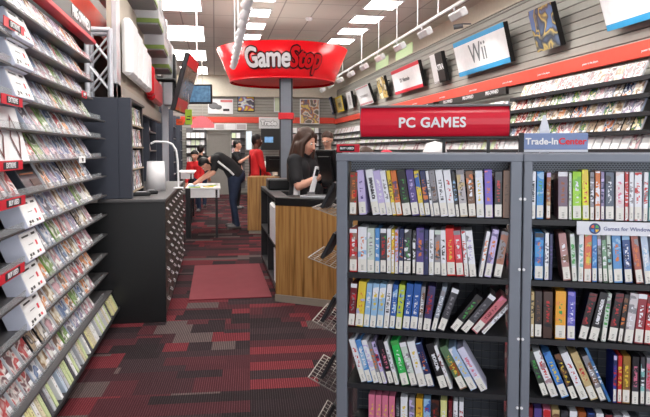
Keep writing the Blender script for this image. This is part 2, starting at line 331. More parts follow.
# ================= RIGHT WALL: lightbox posters =================
def wall_box(label, bl, br, tl, paint, txt=None, extra=None, dep=.07):
    B = on_x(*bl, XR-.12); B2 = on_x(*br, XR-.12)
    y0, y1 = B.y, B2.y; zb = (B.z+B2.z)/2
    r = ray(*tl); t_ = y0/r.y; T = Vector((0, 0, H))+r*t_
    h = math.hypot(T.z-zb, min(.25, XR-.12-T.x)); tilt = math.atan2(max(.02, min(.25, XR-.12-T.x)), T.z-zb)
    w = y0-y1
    o = thing('wall_lightbox', label, 'sign', (XR-.12, (y0+y1)/2, zb)); o.rotation_euler = (0, 0, -PI/2); 
    X = Matrix.Rotation(tilt, 4, 'X')     # local: x along wall toward camera, y out of wall... front faces -y
    # local frame: after rotz -90: local x -> world -y (toward camera), local y -> world +x (into wall)
    MB().bbox((-w/2, 0, 0), (w/2, dep, h), M['black'], .004, X).build('box_body', o)
    f = MB()
    for (a, b_, c, d_, m_) in paint: f.box((-w/2+w*a, -.006, h*c), (-w/2+w*b_, -.001, h*d_), m_, X)
    f.build('printed_face', o)
    MB().tube((0, dep*.8, h*.75), (0, .12+.1, h*.75), .012, M['black'], X=X).build('wall_bracket', o)
    if txt:
        s, size, m_, fx, fz = txt[:5]
        me = text_mesh(s, size, m_, ext=.002, bold=txt[5] if len(txt) > 5 else 0)
        me.transform(X @ frameM((-w/2+w*fx, -.009, h*fz), (1, 0, 0), (0, -1, 0))); put('lettering', me, o)
    return o
W_, B_ = M['white'], M['blue']
gtx = mat('grey_letters', (120, 124, 130), .5)
wall_box('white and cyan lightbox sign reading Wii in grey', (460, 76), (511, 63.5), (453, 44), [(0, 1, 0, .13, B_), (0, 1, .13, .87, W_), (0, 1, .87, 1, B_)], ('Wii', .42, gtx, .48, .5))
wall_box('white and cyan lightbox sign cropped by the photo top right corner', (608, 33), (690, 5), (598, -8), [(0, 1, 0, .15, B_), (0, 1, .15, 1, W_)], ('Wii', .4, gtx, .7, .75))
hero = art_mat('adventure_poster_art', [(120, 150, 190), (80, 90, 110), (70, 74, 82), (120, 118, 104), (196, 172, 104), (92, 90, 88), (100, 126, 170)], 5)
wall_box('dark blue and gold fantasy poster box between the two cyan signs', (538, 52), (561, 46), (528, 12), [(0, 1, 0, 1, hero)])
wall_box('white lightbox sign with red bands and a small dark logo', (396, 95), (423.5, 86.5), (391, 72), [(0, 1, 0, .12, M['redtxt']), (0, 1, .12, .86, W_), (0, 1, .86, 1, M['redtxt'])], ('DS  Nintendo', .12, M['grey'], .45, .5, .001))
wall_box('narrow black and white poster box with white lettering', (435, 84), (446.5, 81), (429.5, 56), [(0, .45, 0, 1, W_), (.45, 1, 0, 1, mat('poster_brown_black', (44, 36, 34), .5)), (0, 1, 0, .06, M['black'])], ('XTRA', .14, M['white'], .7, .5, .004))
wall_box('narrow pale yellow poster box left of the red banded sign', (381, 99), (388.5, 97), (376, 79), [(0, 1, 0, 1, art_mat('pale_yellow_art', [(240, 225, 150), (250, 245, 220), (120, 110, 90), (230, 200, 120)], 6))])
wall_box('large whitish poster box with pink edge behind the yellow one', (361, 107), (374, 102), (355, 89), [(0, 1, 0, 1, W_), (.02, .98, .03, .12, mat('pink_edge', (220, 130, 140), .5)), (.02, .98, .9, .97, MATS['pink_edge']), (.2, .8, .4, .55, mat('pale_grey_print', (190, 180, 190), .5))])
wall_box('slim white poster box fourth from the back corner', (349, 109), (353.5, 107.5), (346, 93), [(0, 1, 0, 1, W_), (.3, .7, .2, .8, MATS['pale_grey_print'])])
wall_box('white poster box with yellow border near the back corner', (338, 112.5), (344.5, 111), (335, 98), [(0, 1, 0, 1, M['yel']), (.1, .9, .12, .9, W_), (.3, .7, .3, .6, M['grey'])])
wall_box('white poster box with dark blue border nearest the back corner', (327, 115.5), (334, 114), (323.5, 100), [(0, 1, 0, 1, mat('navy_card', (40, 62, 110), .5)), (.08, .92, .1, .86, W_), (.3, .7, .3, .6, M['grey'])])
# pre-owned strips under the band
def strip(label, y0, y1, n, z0=2.28, z1=2.385):
    o = thing('header_strip', label, 'sign', (XR-.16, y0, z0))
    MB().bbox((0, 0, 0), (.05, y1-y0, z1-z0), M['black'], .003).build('strip_board', o)
    for k in range(n):
        me = text_mesh('PRE-OWNED', .075, M['white'], ext=.001, bold=.002); me.transform(frameM((-.004, (k+.5)*(y1-y0)/n, (z1-z0)*.55), (0, -1, 0), (-1, 0, 0))); put('lettering', me, o)
strip('black header strip with white pre-owned lettering above the right wall games, nearest strip', 8.25, 10.9, 3)
strip('black header strip with white pre-owned lettering, partly behind the red banner', 11.2, 14.2, 3)
# security of far wall rack
zs_r = [2.185, 2.02, 1.85, 1.68, 1.50, 1.33]
rk = thing('wall_rack', 'long dark wall rack of narrow game shelves along the right wall', 'shelf', (XR-.02, 4.3, 1.0))
MB().box((-.02, 0, .1), (.0, YB-4.6, 1.25), M['slat']).build('back_panel', rk)
SX = [.0]
for i, z in enumerate(zs_r):
    y0 = 4.4; y1 = YB-.4 if i else 8.0
    s = MB().box((-.20, y0-4.3, z-1.0-.03), (-.02, y1-4.3, z-1.0-.0), M['dark'])
    s.box((-.20, y0-4.3, z-1.0), (-.195, y1-4.3, z-1.0+.012), M['dark']); s.build('shelf', rk)

# ---------- game cases (facing out) ----------
def case_mesh(front, body, tagc=None, w=.136, h=.172, t=.020):
    mb = MB().bbox((-w/2, 0, 0), (w/2, t, h), body, .0018)
    mb.quad((-w/2+.003, -.0006, .003), (w/2-.003, -.0006, .003), (w/2-.003, -.0006, h-.003), (-w/2+.003, -.0006, h-.003), front)
    if tagc: mb.box((w*.12, -.0018, .008), (w*.44, -.0008, .036), tagc)
    return mb.mesh('game_case')
clear = mat('white_case_plastic', (228, 230, 236), .25); blk = mat('black_case_plastic', (30, 30, 34), .25); clr2 = mat('pale_blue_case_plastic', (188, 200, 222), .25); grn = mat('green_case_plastic', (130, 170, 90), .3)
VAR = [('pale grey and pink', [(235, 225, 228), (214, 170, 180), (150, 130, 140), (240, 238, 236)], (245, 245, 248), clear),
       ('white and red', [(236, 232, 230), (190, 60, 66), (235, 230, 228), (120, 90, 96)], (245, 245, 248), clear),
       ('cream and brown', [(232, 222, 206), (140, 110, 86), (205, 188, 160), (240, 236, 226)], (240, 240, 244), clear),
       ('grey and blue', [(206, 212, 222), (96, 118, 160), (228, 230, 236), (110, 112, 124)], (240, 242, 246), clr2),
       ('lilac and grey', [(214, 206, 224), (150, 140, 170), (236, 234, 240), (128, 120, 130)], (235, 236, 244), clr2),
       ('pale green', [(222, 232, 206), (128, 158, 96), (238, 238, 230), (110, 120, 96)], (214, 230, 190), grn),
       ('dark grey and tan', [(96, 92, 96), (180, 160, 136), (60, 58, 64), (220, 214, 208)], (225, 225, 230), blk),
       ('white and orange', [(240, 234, 224), (222, 140, 80), (238, 232, 226), (130, 110, 100)], (245, 245, 248), clear)]
CM = []
for nm, cols, hd, body in VAR:
    CM.append((nm, case_mesh(art_mat('cover_'+nm.replace(' ', '_'), cols, 15, hd), body, M['white'])))
BR = [('bright yellow and green', [(236, 214, 90), (90, 140, 80), (60, 80, 130), (240, 230, 190)], (240, 240, 240), clear), ('deep blue and orange', [(60, 90, 150), (220, 130, 60), (210, 220, 235), (40, 50, 80)], (235, 235, 240), clr2), ('red', [(206, 50, 56), (236, 200, 190), (170, 36, 44), (120, 40, 50)], (230, 90, 90), clear)]
for nm, cols, hd, body in BR: CM.append((nm, case_mesh(art_mat('cover_'+nm.replace(' ', '_'), cols, 22, hd), body, M['white'])))
LEAN = R(30)
# left wall rack
LX = -.92; YE = 5.58
lr = thing('wall_rack', 'tall dark wall rack of thirteen slanted game shelves on the left wall', 'shelf', (XL+.04, 1.6, 0))
ox, oy = XL+.04, 1.6
MB().box((.1, 0, .1), (.14, YE-oy, 2.70), M['dark']).box((0, 0, .1), (.1, YE-oy, 2.70), M['dark']).build('back_panel', lr)
MB().bbox((.0, 0, 0), (LX-.14-ox, YE-oy, .12), M['black'], .004).build('base', lr)
zs_l = [2.168, 2.023, 1.892, 1.745, 1.60, 1.444, 1.285, 1.122, .958, .790, .625, .457, .300]
shelfm = mat('shelf_dark_metal', (88, 86, 88), .4, .2)
for i, z in enumerate(zs_l):
    s = MB().box((.14, 0, z-.010), ((LX+.012 if i < 12 else LX+.045)-ox, (YE if i > 2 else 5.05)-oy, z), shelfm)
    s.build('shelf', lr)
    MB().box((LX+.008-ox, 0, z), (LX+.012-ox, (YE if i > 2 else 5.2)-oy-.25, z+.032), M['glass']).build('clear_lip', lr)
MB().box((LX-.20-ox, .0, .135), (LX+.105-ox, YE-oy, .148), M['dark']).box((LX+.10-ox, 0, .148), (LX+.105-ox, YE-oy, .158), M['dark']).build('base_shelf', lr)
promo_rows = {1: 3.26, 2: 3.24, 3: 3.24, 7: 3.38, 8: 3.38, 9: 3.38, 10: 3.38}
for i, z in enumerate(zs_l):
    y = YE-.62-(.2 if i < 3 else 0); k = 0
    while y > 2.85:
        k += 1
        if i in promo_rows and -.42 < y-promo_rows[i] < .25: y -= .165; continue
        if i in (4, 5) and 2.5 < y < 3.42: y -= .165; continue
        if i == 6 and 3.3 < y < 3.75: y -= .165; continue
        if i == 5 and y < 3.0: pass
        vi = random.choice([0, 0, 1, 2, 3, 4, 4, 5, 7, 3, 6 if random.random() < .4 else 0]) if y > 3.3 else random.choice([0, 1, 1, 7, 4])
        nm, me = CM[vi]
        o = put('game_case', me, None, (LX+.001, y, z+.0005), Euler((-LEAN, 0, PI/2), 'XYZ'))
        tag(o, '%s game case, %s from far end, %s left wall shelf down' % (nm, ORD[k], ORD[i+1]), 'game case', 'face-out cases on the left wall rack')
        y -= .165 + random.uniform(-.008, .008)
# spine row at the bottom
y = YE-.04; k = 0
spc = [('white', (236, 236, 238)), ('pale yellow', (232, 226, 170)), ('light grey', (196, 198, 204)), ('beige', (214, 204, 176)), ('pale green', (206, 218, 170)), ('cream', (240, 236, 214)), ('dark grey', (82, 82, 90)), ('pale blue', (190, 204, 222))]
SPM = []
for nm, c in spc:
    sm = spine_mat(c, (130, 110, 100), c)
    mb = MB().bbox((-.018, 0, 0), (.018, .05, .142), mat('spine_body_'+nm.replace(' ', '_'), c, .35), .0015); mb.quad((-.017, -.0006, .003), (.017, -.0006, .003), (.017, -.0006, .139), (-.017, -.0006, .139), sm); SPM.append((nm, mb.mesh('game_case')))
while y > 2.65:
    k += 1
    nm, me = random.choice(SPM+SPM[:2])
    if random.random() < .96:
        o = put('game_case', me, None, (LX+.093, y, .149), Euler((R(-25), 0, PI/2), 'XYZ'))
        tag(o, '%s game spine, %s from far end on the lowest left wall shelf' % (nm, ORD[k]), 'game case', 'spine-out cases on the lowest left shelf')
    y -= .052
# white promo boxes + red shelf tags
def promo(y, z, w, h, d, rowname, kind=0):
    o = thing('promo_box', 'white display box with a printed front, on the %s left wall shelf from top' % rowname, 'display box', (LX+.03, y, z+.001), group='white display boxes on the left wall shelves')
    X = Matrix.Rotation(PI/2, 4, 'Z') @ Matrix.Rotation(-R(22), 4, 'X')
    MB().bbox((-w/2, 0, 0.0), (w/2, d, h), mat('bluish_white_box', (214, 218, 236), .4), .002, X).build('box_body', o)
    f = MB(); bk = M['black']
    f.box((-w/2+.004, -.0015, .006), (w/2-.004, -.0005, h-.006), M['pulp'], X)
    f.box((-w*.38, -.0025, h*.80), (-w*.02, -.0016, h*.86), bk, X); f.box((w*.15, -.0025, h*.80), (w*.35, -.0016, h*.88), bk, X)
    for q in range(5):
        if q != 2: f.box((-w*.34+q*w*.14, -.0025, h*.12), (-w*.25+q*w*.14, -.0016, h*.22), M['redtxt'] if q == 4 else bk, X)
    f.box((-w*.40, -.0025, h*.06), (-w*.30, -.0016, h*.10), bk, X); f.box((w*.2, -.0025, h*.4), (w*.28, -.0016, h*.58), M['redtxt'], X); f.box((-w*.2, -.0025, h*.5), (w*.05, -.0016, h*.53), M['grey'], X)
    f.build('printed_front', o)
for i, y in promo_rows.items(): promo(y, zs_l[i], .30, .145, .10, ORD[i+1])
def redtag(px, py, s, where, w=.26, red=True):
    p = on_x(px, py, LX+.02)
    o = thing('shelf_tag', where, 'shelf tag', p, group=None)
    MB().box((0, -w/2, -.02), (.003, w/2, .024), M['redtxt'] if red else M['pulp']).build('tag_card', o)
    if red: MB().box((.0035, -w*.28, -.014), (.0045, w*.3, .018), M['dark']).build('tag_panel', o)
    me = text_mesh(s, .032, M['white'] if red else M['black'], ext=.0006, bold=.001); me.transform(frameM((.0055, 0.0, .002), (0, 1, 0), (1, 0, 0))); put('lettering', me, o)
redtag(14, 27, 'EXTREME', 'red shelf tag with white lettering on the top left wall shelf', .3)
redtag(12, 101, 'EXTREME', 'red shelf tag with white lettering above the diamond patterned box', .3)
redtag(10, 166, 'EXTREME', 'red shelf tag with white lettering below the diamond patterned box', .36)
redtag(13, 203, 'BUY USED', 'red shelf tag just above the upper plain white display box', .36)
redtag(12, 274, 'BUY USED', 'red shelf tag low on the left wall at the photo edge', .36)
redtag(84, 95, 'NEW', 'small red tag on the fourth left wall shelf near the truss', .16)
redtag(82, 160, 'PS3', 'small white tag on the sixth left wall shelf near the dark panel', .2, False)
# diamond box, dark boxed game
o = thing('game_box', 'large white box with dark red diamond outlines on the left wall rack', 'box', (LX+.02, 3.08, zs_l[5]+.001))
X = Matrix.Rotation(PI/2, 4, 'Z') @ Matrix.Rotation(-R(14), 4, 'X')
MB().bbox((-.28, 0, 0), (.24, .07, .27), M['white'], .003, X).build('box_body', o)
dm = mat('diamond_dark_red', (108, 40, 40), .4)
for cx_, cz_ in ((-.14, .12), (.10, .12)):
    f = MB(); P = [(cx_-.075, cz_), (cx_, cz_+.11), (cx_+.075, cz_), (cx_, cz_-.11)]
    for q in range(4):
        o1, o2 = Vector((P[q][0], -.003, P[q][1])), Vector((P[(q+1) % 4][0], -.003, P[(q+1) % 4][1])); ce = Vector((cx_, -.003, cz_))
        f.add([o1, o2, ce+(o2-ce)*.78, ce+(o1-ce)*.78], [(0, 1, 2, 3)], dm, X=X)
    f.build('diamond_print', o)
o = thing('game_box', 'dark boxed game with an orange line on the seventh left wall shelf', 'box', (LX, 3.52, zs_l[6]+.001))
X = Matrix.Rotation(PI/2, 4, 'Z') @ Matrix.Rotation(-R(30), 4, 'X')
MB().bbox((-.16, 0, 0), (.16, .05, .17), mat('dark_slate_box', (58, 62, 72), .3), .003, X).build('box_body', o)
MB().box((-.13, -.003, .1), (.1, -.001, .108), mat('orange_line', (200, 120, 70), .4), X).box((-.02, -.003, .03), (.12, -.001, .07), mat('brown_panel', (70, 50, 44), .4), X).build('cover_print', o)
# left header
o = thing('header_sign', 'black header sign with white pre-owned lettering over the left wall rack', 'sign', (-1.02, 1.6, 2.36))
MB().bbox((0, 0, .045), (.05, 3.75, .17), M['black'], .004).build('sign_board', o)
MB().bbox((-.01, 0, 0), (.07, 3.85, .035), M['redtxt'], .004).build('red_ledge', o)
for y_ in (3.36, 2.0): me = text_mesh('PRE-OWNED', .105, M['white'], ext=.001, bold=.004); me.transform(frameM((.056, y_, .108), (0, 1, 0), (1, 0, 0))); put('lettering', me, o)

# right wall cases
def mirror_place(me, x, y, z): return put('game_case', me, None, (x, y, z), Euler((-R(24), 0, -PI/2), 'XYZ'))
XG = XR-.02-.19
for i, z in enumerate(zs_r[:4]):
    y = 5.42; k = 0; yend = 7.75 if i == 0 else 8.35
    while y < yend:
        k += 1
        if 8.05 < y < 8.2 and i: y += .15; continue
        if i == 0: vi = random.choice([1, 2, 7, 2, 1])
        elif 7.62 < y < 7.86: vi = 10
        else: vi = random.choice([0, 2, 3, 5, 7, 8, 9, 6, 4, 1, 8, 9])
        nm, me = CM[vi]
        o = mirror_place(me, XG, y, z+.001)
        tag(o, '%s game case, %s from right photo edge, %s right wall shelf down' % (nm, ORD[k], ORD[i+1]), 'game case', 'face-out cases on the right wall rack')
        y += .15
st = MB(); 
FM = [art_mat('far_cover_a', VAR[0][1], 15), MATS['cover_white_and_red'], MATS['cover_cream_and_brown'], MATS['cover_grey_and_blue'], MATS['cover_pale_green']]
for i, z in enumerate(zs_r[1:], 1):
    y = 8.42 if i < 4 else 5.0
    while y < YB-.6:
        X = Matrix.Translation((XG, y, z+.001)) @ Euler((-R(24), 0, -PI/2)).to_matrix().to_4x4()
        st.box((-.066, 0, 0), (.066, .014, .186), clear, X); st.quad((-.063, -.001, .003), (.063, -.001, .003), (.063, -.001, .183), (-.063, -.001, .183), random.choice(FM), X); y += .15
tag(st.build('distant_game_cases'), 'rows of pale game cases at the far back of the right wall rack', 'game cases', kind='stuff')
p = on_x(530, 106, XG-.02)
# ================= PC GAMES SHELF CASES =================
RV = Vector((cos(YAW), -sin(YAW), 0)); FV = Vector((sin(YAW), cos(YAW), 0))
O = RV*.052 + FV*2.75
ANG = -(YAW + R(12.5))
U = Vector((cos(ANG), sin(ANG), 0)); V = Vector((-sin(ANG), cos(ANG), 0))
XC = Matrix.Translation(O) @ Matrix.Rotation(ANG, 4, 'Z')
def u_at(px, back=0.0):      # position along the case front for an image column
    r = ray(px, 240); n = V; P = O + V*back
    t = (P-Vector((0, 0, H))).dot(n)/r.dot(n); return ((Vector((0, 0, H))+r*t)-O).dot(U)
W1 = .775; ZT = 1.486; DP = .34
SH = [1.217, .965, .722, .474, .228]
mesh_m = None
def perf_mat():
    m, N, L, b = nodes_mat('perforated_metal', .6)
    tc = N.new('ShaderNodeTexCoord'); br = N.new('ShaderNodeTexBrick'); br.offset = .5; L.new(tc.outputs['Object'], br.inputs['Vector'])
    mp = N.new('ShaderNodeMapping'); mp.inputs['Rotation'].default_value[0] = PI/2; L.new(tc.outputs['Object'], mp.inputs['Vector']); L.new(mp.outputs['Vector'], br.inputs['Vector'])
    br.inputs['Scale'].default_value = 1; br.inputs['Brick Width'].default_value = .012; br.inputs['Row Height'].default_value = .008; br.inputs['Mortar Size'].default_value = .002
    br.inputs['Color1'].default_value = rgb((50, 53, 60)); br.inputs['Color2'].default_value = rgb((56, 58, 66)); br.inputs['Mortar'].default_value = rgb((140, 146, 156))
    L.new(br.outputs['Color'], b.inputs['Base Color']); return m
PERF = perf_mat()
def shelf_case(name, label, x0, w, post):
    t = thing(name, label, 'display case', XC @ Vector((x0, 0, 0)), ANG)
    for sx, a in ((0, 0), (1, w-post)):
        MB().bbox((a, -.012, 0), (a+post, .03, ZT), M['steel'], .004).build('corner_post', t)
        MB().box((a+(.004 if sx == 0 else post-.012), .03, .06), (a+(.012 if sx == 0 else post-.004), DP, ZT-.01), mat('case_side_grey', (104, 109, 120), .28, .1)).build('side_panel', t)
    MB().box((post-.01, DP-.012, .05), (w-post+.01, DP, ZT-.12), mat('pegboard_grey', (78, 82, 92), .6)).build('back_panel', t)
    g = MB()
    for k in range(18):
        gx = post+.02+k*(w-2*post-.04)/17; g.box((gx-.0012, DP-.018, .06), (gx+.0012, DP-.014, ZT-.1), M['black'])
    k = .1
    while k < ZT-.1: g.box((post, DP-.018, k-.0012), (w-post, DP-.0145, k+.0012), M['grey']); k += .035
    g.build('wire_grid', t)
    MB().bbox((-.002, -.014, ZT-.035), (w+.002, .0, ZT), M['steel'], .004).box((0, 0, ZT-.006), (w, DP, ZT), M['steel']).bbox((0, DP-.03, ZT-.05), (w, DP+.005, ZT+.004), M['steel'], .003).build('top_frame', t)
    MB().box((post, .06, ZT-.13), (w-post, .064, ZT-.035), PERF).box((post, .05, ZT-.045), (w-post, .075, ZT-.035), M['steel']).build('perforated_valance', t) if False else MB().box((post, .09, ZT-.085), (w-post, .095, ZT-.006), PERF).build('perforated_valance', t)
    for z in SH:
        MB().box((post-.005, .005, z-.022), (w-post+.005, DP-.02, z-.002), M['dark']).box((post-.005, .0, z-.024), (w-post+.005, .005, z-.002), M['blackp']).build('shelf', t)
    MB().bbox((0, -.01, 0), (w, DP, .07), M['blackp'], .004).build('base', t)
    for z in (1.3, 1.01, .72, .43): MB().tube((.006 if x0 else w-.006, -.013, z), (.006 if x0 else w-.006, -.018, z), .006, M['white']).build('post_screw', t)
    return t
pcc = shelf_case('display_case', 'grey metal shelf case of upright games under the PC GAMES banner', 0, W1, .047)
trc = shelf_case('display_case', 'grey metal shelf case at the right edge under the blue trade-in sign', W1+.005, .86, .036)

cnames = {}
def nmcol(c):
    r, g, b = c; mx, mn = max(c), min(c)
    if mx-mn < 28: return 'white' if mx > 205 else 'light grey' if mx > 150 else 'grey' if mx > 90 else 'black'
    import colorsys
    h, s, v = colorsys.rgb_to_hsv(r/255, g/255, b/255); h *= 360
    if h < 14 or h > 335: n = 'red' if s > .5 else 'pink'
    elif h < 42: n = 'orange' if v > .7 and s > .45 else 'brown' if s > .2 and v < .72 else 'beige'
    elif h < 68: n = 'yellow' if s > .35 else 'cream'
    elif h < 160: n = 'green'
    elif h < 205: n = 'light blue'
    elif h < 250: n = 'blue' if s > .4 else 'pale blue'
    else: n = 'purple' if s > .3 else 'lilac'
    if v < .42: n = 'dark '+n
    return n
sticker = mat('price_sticker', (232, 230, 224), .5); barc = mat('barcode_print', (120, 118, 118), .6)
def spine(u0, u1, z, lean, hs, base, acc, third, k, rowtxt, cap=None, back=.012, cased='under the PC GAMES banner', stick=True, txt=None):
    w = max(.006, u1-u0-.0012); h = .195*hs; c = (u0+u1)/2
    sm = spine_mat(base, acc, third)
    bodyc = tuple(int(v*.8) for v in base)
    mb = MB().bbox((-w/2, 0, 0), (w/2, .135, h), mat('box_%d_%d_%d' % base, base, .35), .0012)
    mb.quad((-w/2+.001, -.0004, .002), (w/2-.001, -.0004, .002), (w/2-.001, -.0004, h-.002), (-w/2+.001, -.0004, h-.002), sm)
    if cap: mb.box((-w/2+.0005, -.0010, h*.90), (w/2-.0005, -.0003, h-.001), mat('cap_%d_%d_%d' % cap, cap, .4))
    L_ = R(lean)
    P = XC @ Vector((c, back, z+.0005+abs(sin(L_))*w/2))
    o = mb.build('boxed_game', None, P); o.rotation_euler = Euler((0, L_, ANG), 'XYZ')
    lean_t = ', leaning left' if lean < -6 else ', leaning right' if lean > 6 else ''
    t_ = '%s and %s spine, %s from left, %s shelf %s' % (nmcol(base), nmcol(acc) if nmcol(acc) != nmcol(base) else nmcol(third) if nmcol(third) != nmcol(base) else 'plain', ORD[k], rowtxt, cased)
    t_ = t_.replace('dark ', '')
    tag(o, t_, 'boxed game', 'upright boxed games %s' % cased)
    if stick:
        b = .004 if k % 4 else 0
        s = MB().box((-w/2+.0015, -.0014, b+.002), (w/2-.0015, -.0005, b+.002+h*.26), sticker)
        for q in range(4): s.box((-w*.12, -.0017, b+.008+q*.006), (w*.14, -.0014, b+.010+q*.006), barc)
        s.build('price_sticker', o)
    if txt:
        me = text_mesh(txt[0], min(w*.62, .022), mat('t_%d_%d_%d' % txt[1], txt[1], .4), ext=.0004, bold=.0008); wd = max(v.co.x for v in me.vertices)-min(v.co.x for v in me.vertices)
        s_ = min(1, h*.52/wd); me.transform(frameM((0, -.0012, h*.60), (0, 0, txt[2]), (0, -1, 0)) @ Matrix.Scale(s_, 4)); put('title_lettering', me, o)
LAV = (196, 184, 228); WHT = (232, 234, 242); BLK = (34, 32, 38); BRN = (118, 84, 64); GRY = (140, 138, 146); NVY = (40, 48, 92); ORG = (214, 120, 60); RED = (196, 44, 50); GRN = (70, 160, 80); LBL = (150, 190, 226); BLU = (48, 96, 176); YEL = (226, 200, 70); PNK = (214, 120, 150); PUR = (86, 72, 140); TAN = (198, 176, 130); DRD = (110, 36, 44); LIM = (160, 216, 60); DGY = (64, 64, 72); LGR = (200, 214, 206); TEA = (130, 190, 190); ODK = (150, 80, 40)
TITLE = {}
def row(pts, z, rowtxt, cased, back=.012):
    for k, p in enumerate(pts, 1):
        a, b, lean, hs, base, acc, third = p[:7]; o = p[7] if len(p) > 7 else {}
        spine(u_at(a, back), u_at(b, back), z, lean, hs, base, acc, third, k, rowtxt, cased=cased, back=o.get('back', back), cap=o.get('cap'), stick=o.get('stick', True), txt=o.get('txt'))
P1 = [(350, 357, 1, .96, BRN, ORG, RED, {'back': -.004}), (359, 366.5, -4, 1, LAV, PUR, LAV), (372.5, 380, -10, 1.02, WHT, DGY, WHT, {'txt': ('BRAINIAC', DGY, -1)}), (380, 387, -10, 1, LAV, WHT, LAV), (387, 392.4, -10, 1, WHT, GRY, WHT), (392.6, 396.4, -9, 1, YEL, BRN, BLK), (396.6, 402.4, -9, 1, ORG, PUR, BRN),
 (403, 411.5, -9, 1.02, BLK, GRN, (44, 60, 44)), (412, 419.5, -9, 1.02, PUR, LAV, NVY), (420, 425, -9, 1, YEL, BLU, BLU), (425.2, 430.6, -8, 1, NVY, ORG, ORG), (431, 434, -8, 1, WHT, DGY, WHT), (434.2, 440.2, -8, 1.02, GRY, BRN, DGY), (440.6, 448, -8, 1.02, WHT, DGY, WHT), (448.3, 455.6, -7.5, 1.02, WHT, RED, WHT), (456, 459.6, -7, 1, BLK, LBL, NVY), (460, 467.8, -6, 1.02, (186, 180, 186), DGY, TAN, {'cap': GRY}), (468.6, 476, -5, 1, BRN, WHT, ORG), (476.4, 484, -3, 1.01, (222, 228, 244), YEL, WHT), (485, 492.8, -2, 1.03, (120, 100, 200), ORG, PNK), (494, 501.6, 0, 1, BLK, RED, DGY), (502.2, 509.6, 0, 1.02, BRN, (90, 60, 44), BRN, {'stick': False})]
P2 = [(349.5, 357.2, 0, .98, RED, WHT, (150, 120, 110), {'cap': WHT}), (357.8, 366.8, 0, 1.02, WHT, ORG, LBL), (367.2, 374.6, 0, 1, LGR, GRY, WHT), (375, 379.8, 0, 1, (90, 150, 214), WHT, LBL), (380.2, 386.4, 0, 1, DGY, RED, GRN, {'cap': WHT}), (386.8, 391, 0, 1, WHT, ORG, WHT), (391.3, 394.6, 0, .98, YEL, ORG, WHT), (394.8, 398.4, 0, .98, LAV, ORG, ORG), (398.7, 403.2, 1, 1, NVY, ORG, LBL), (403.6, 411, 1, 1, DGY, GRN, WHT), (412.4, 415.8, 0, .98, BLK, WHT, WHT), (416.2, 424, 0, 1.03, PUR, ORG, NVY), (424.2, 428.6, 0, 1, NVY, PUR, BLK, {'stick': False}), (429, 434, 0, 1, WHT, GRY, WHT), (434.4, 441, 0, 1, GRY, ORG, DGY, {'cap': LGR}), (441.6, 447, -2, 1, WHT, BLK, WHT), (447.6, 456, -3, 1.04, (222, 40, 36), YEL, (222, 40, 36)), (457, 464.4, -5, 1, (220, 70, 90), WHT, RED, {'cap': GRY}), (465, 469.2, -5, 1, WHT, RED, RED), (470, 477, -6, 1, WHT, LAV, GRY), (479, 483, 9, 1, WHT, ORG, WHT), (484.5, 491.5, 9, 1.04, LAV, ORG, (110, 100, 150)), (493.8, 501.8, 9, 1, GRY, BRN, (170, 110, 90))]
P3 = [(348, 354.6, 4, .98, DRD, GRY, RED, {'cap': WHT}), (355, 363, 5, 1.03, YEL, ORG, (180, 180, 220)), (363.4, 369.2, 5, 1, LBL, WHT, LBL), (369.6, 376, 5, 1, LBL, YEL, WHT), (376.4, 383, 5, 1, LBL, YEL, WHT), (383.6, 388.8, 5, 1, WHT, DGY, WHT), (389.4, 395, 5, 1, BLU, WHT, LBL), (395.6, 401.8, 5, 1, (190, 206, 80), BLU, LBL), (402.6, 409.8, 5.5, 1.03, (40, 90, 170), WHT, (40, 90, 170)), (410.2, 417.6, 5.5, 1.03, (40, 90, 170), WHT, (40, 90, 170)), (418, 422.4, 5, .98, GRY, WHT, BRN), (423.2, 430.8, 7, 1, (60, 56, 104), RED, DRD), (431.4, 436.4, 14, 1.02, (150, 160, 176), WHT, GRY, {}), (437.6, 445, 19, 1.0, DGY, GRY, BLK, {'cap': WHT}), (449.5, 457.5, 36, .97, BLK, GRN, (70, 56, 40), {}), (460.5, 468.3, 37.5, 1.02, DGY, GRY, DGY, {'cap': WHT}), (471.4, 479, 39, 1.0, (196, 110, 120), DRD, PNK), (482, 486, 40, 1, WHT, GRY, WHT)]
P4 = [(361.5, 367.4, -17, 1, WHT, RED, WHT), (367.8, 373.6, -17, 1, (80, 140, 210), WHT, LBL), (374, 379.6, -17, 1, WHT, LAV, LAV), (380, 383.6, -17, .98, GRY, ORG, BRN), (384, 388, -17, .98, LAV, RED, NVY), (389.6, 395.4, -16, 1.02, BLK, PNK, BLK), (396, 400, -16, 1, WHT, GRY, WHT), (402.6, 410.6, -15, 1.02, (50, 190, 90), WHT, GRN, {'cap': GRN}), (412, 419, -16, 1, GRY, WHT, LGR, {'cap': WHT}), (420, 428, -16, 1.03, WHT, YEL, WHT), (429, 436, -17, 1.02, NVY, ORG, (150, 90, 80)), (441.4, 449.6, -19, 1.02, BLK, WHT, BLK, {'txt': ('LORDS', WHT, -1)}), (450.8, 454.4, -21, 1, WHT, DRD, WHT), (461.5, 469.5, -27, 1.02, (90, 120, 90), YEL, ODK), (472, 479.6, -29, 1.02, (170, 195, 230), YEL, WHT), (482.2, 490, -30, 1.04, (214, 214, 240), PNK, WHT)]
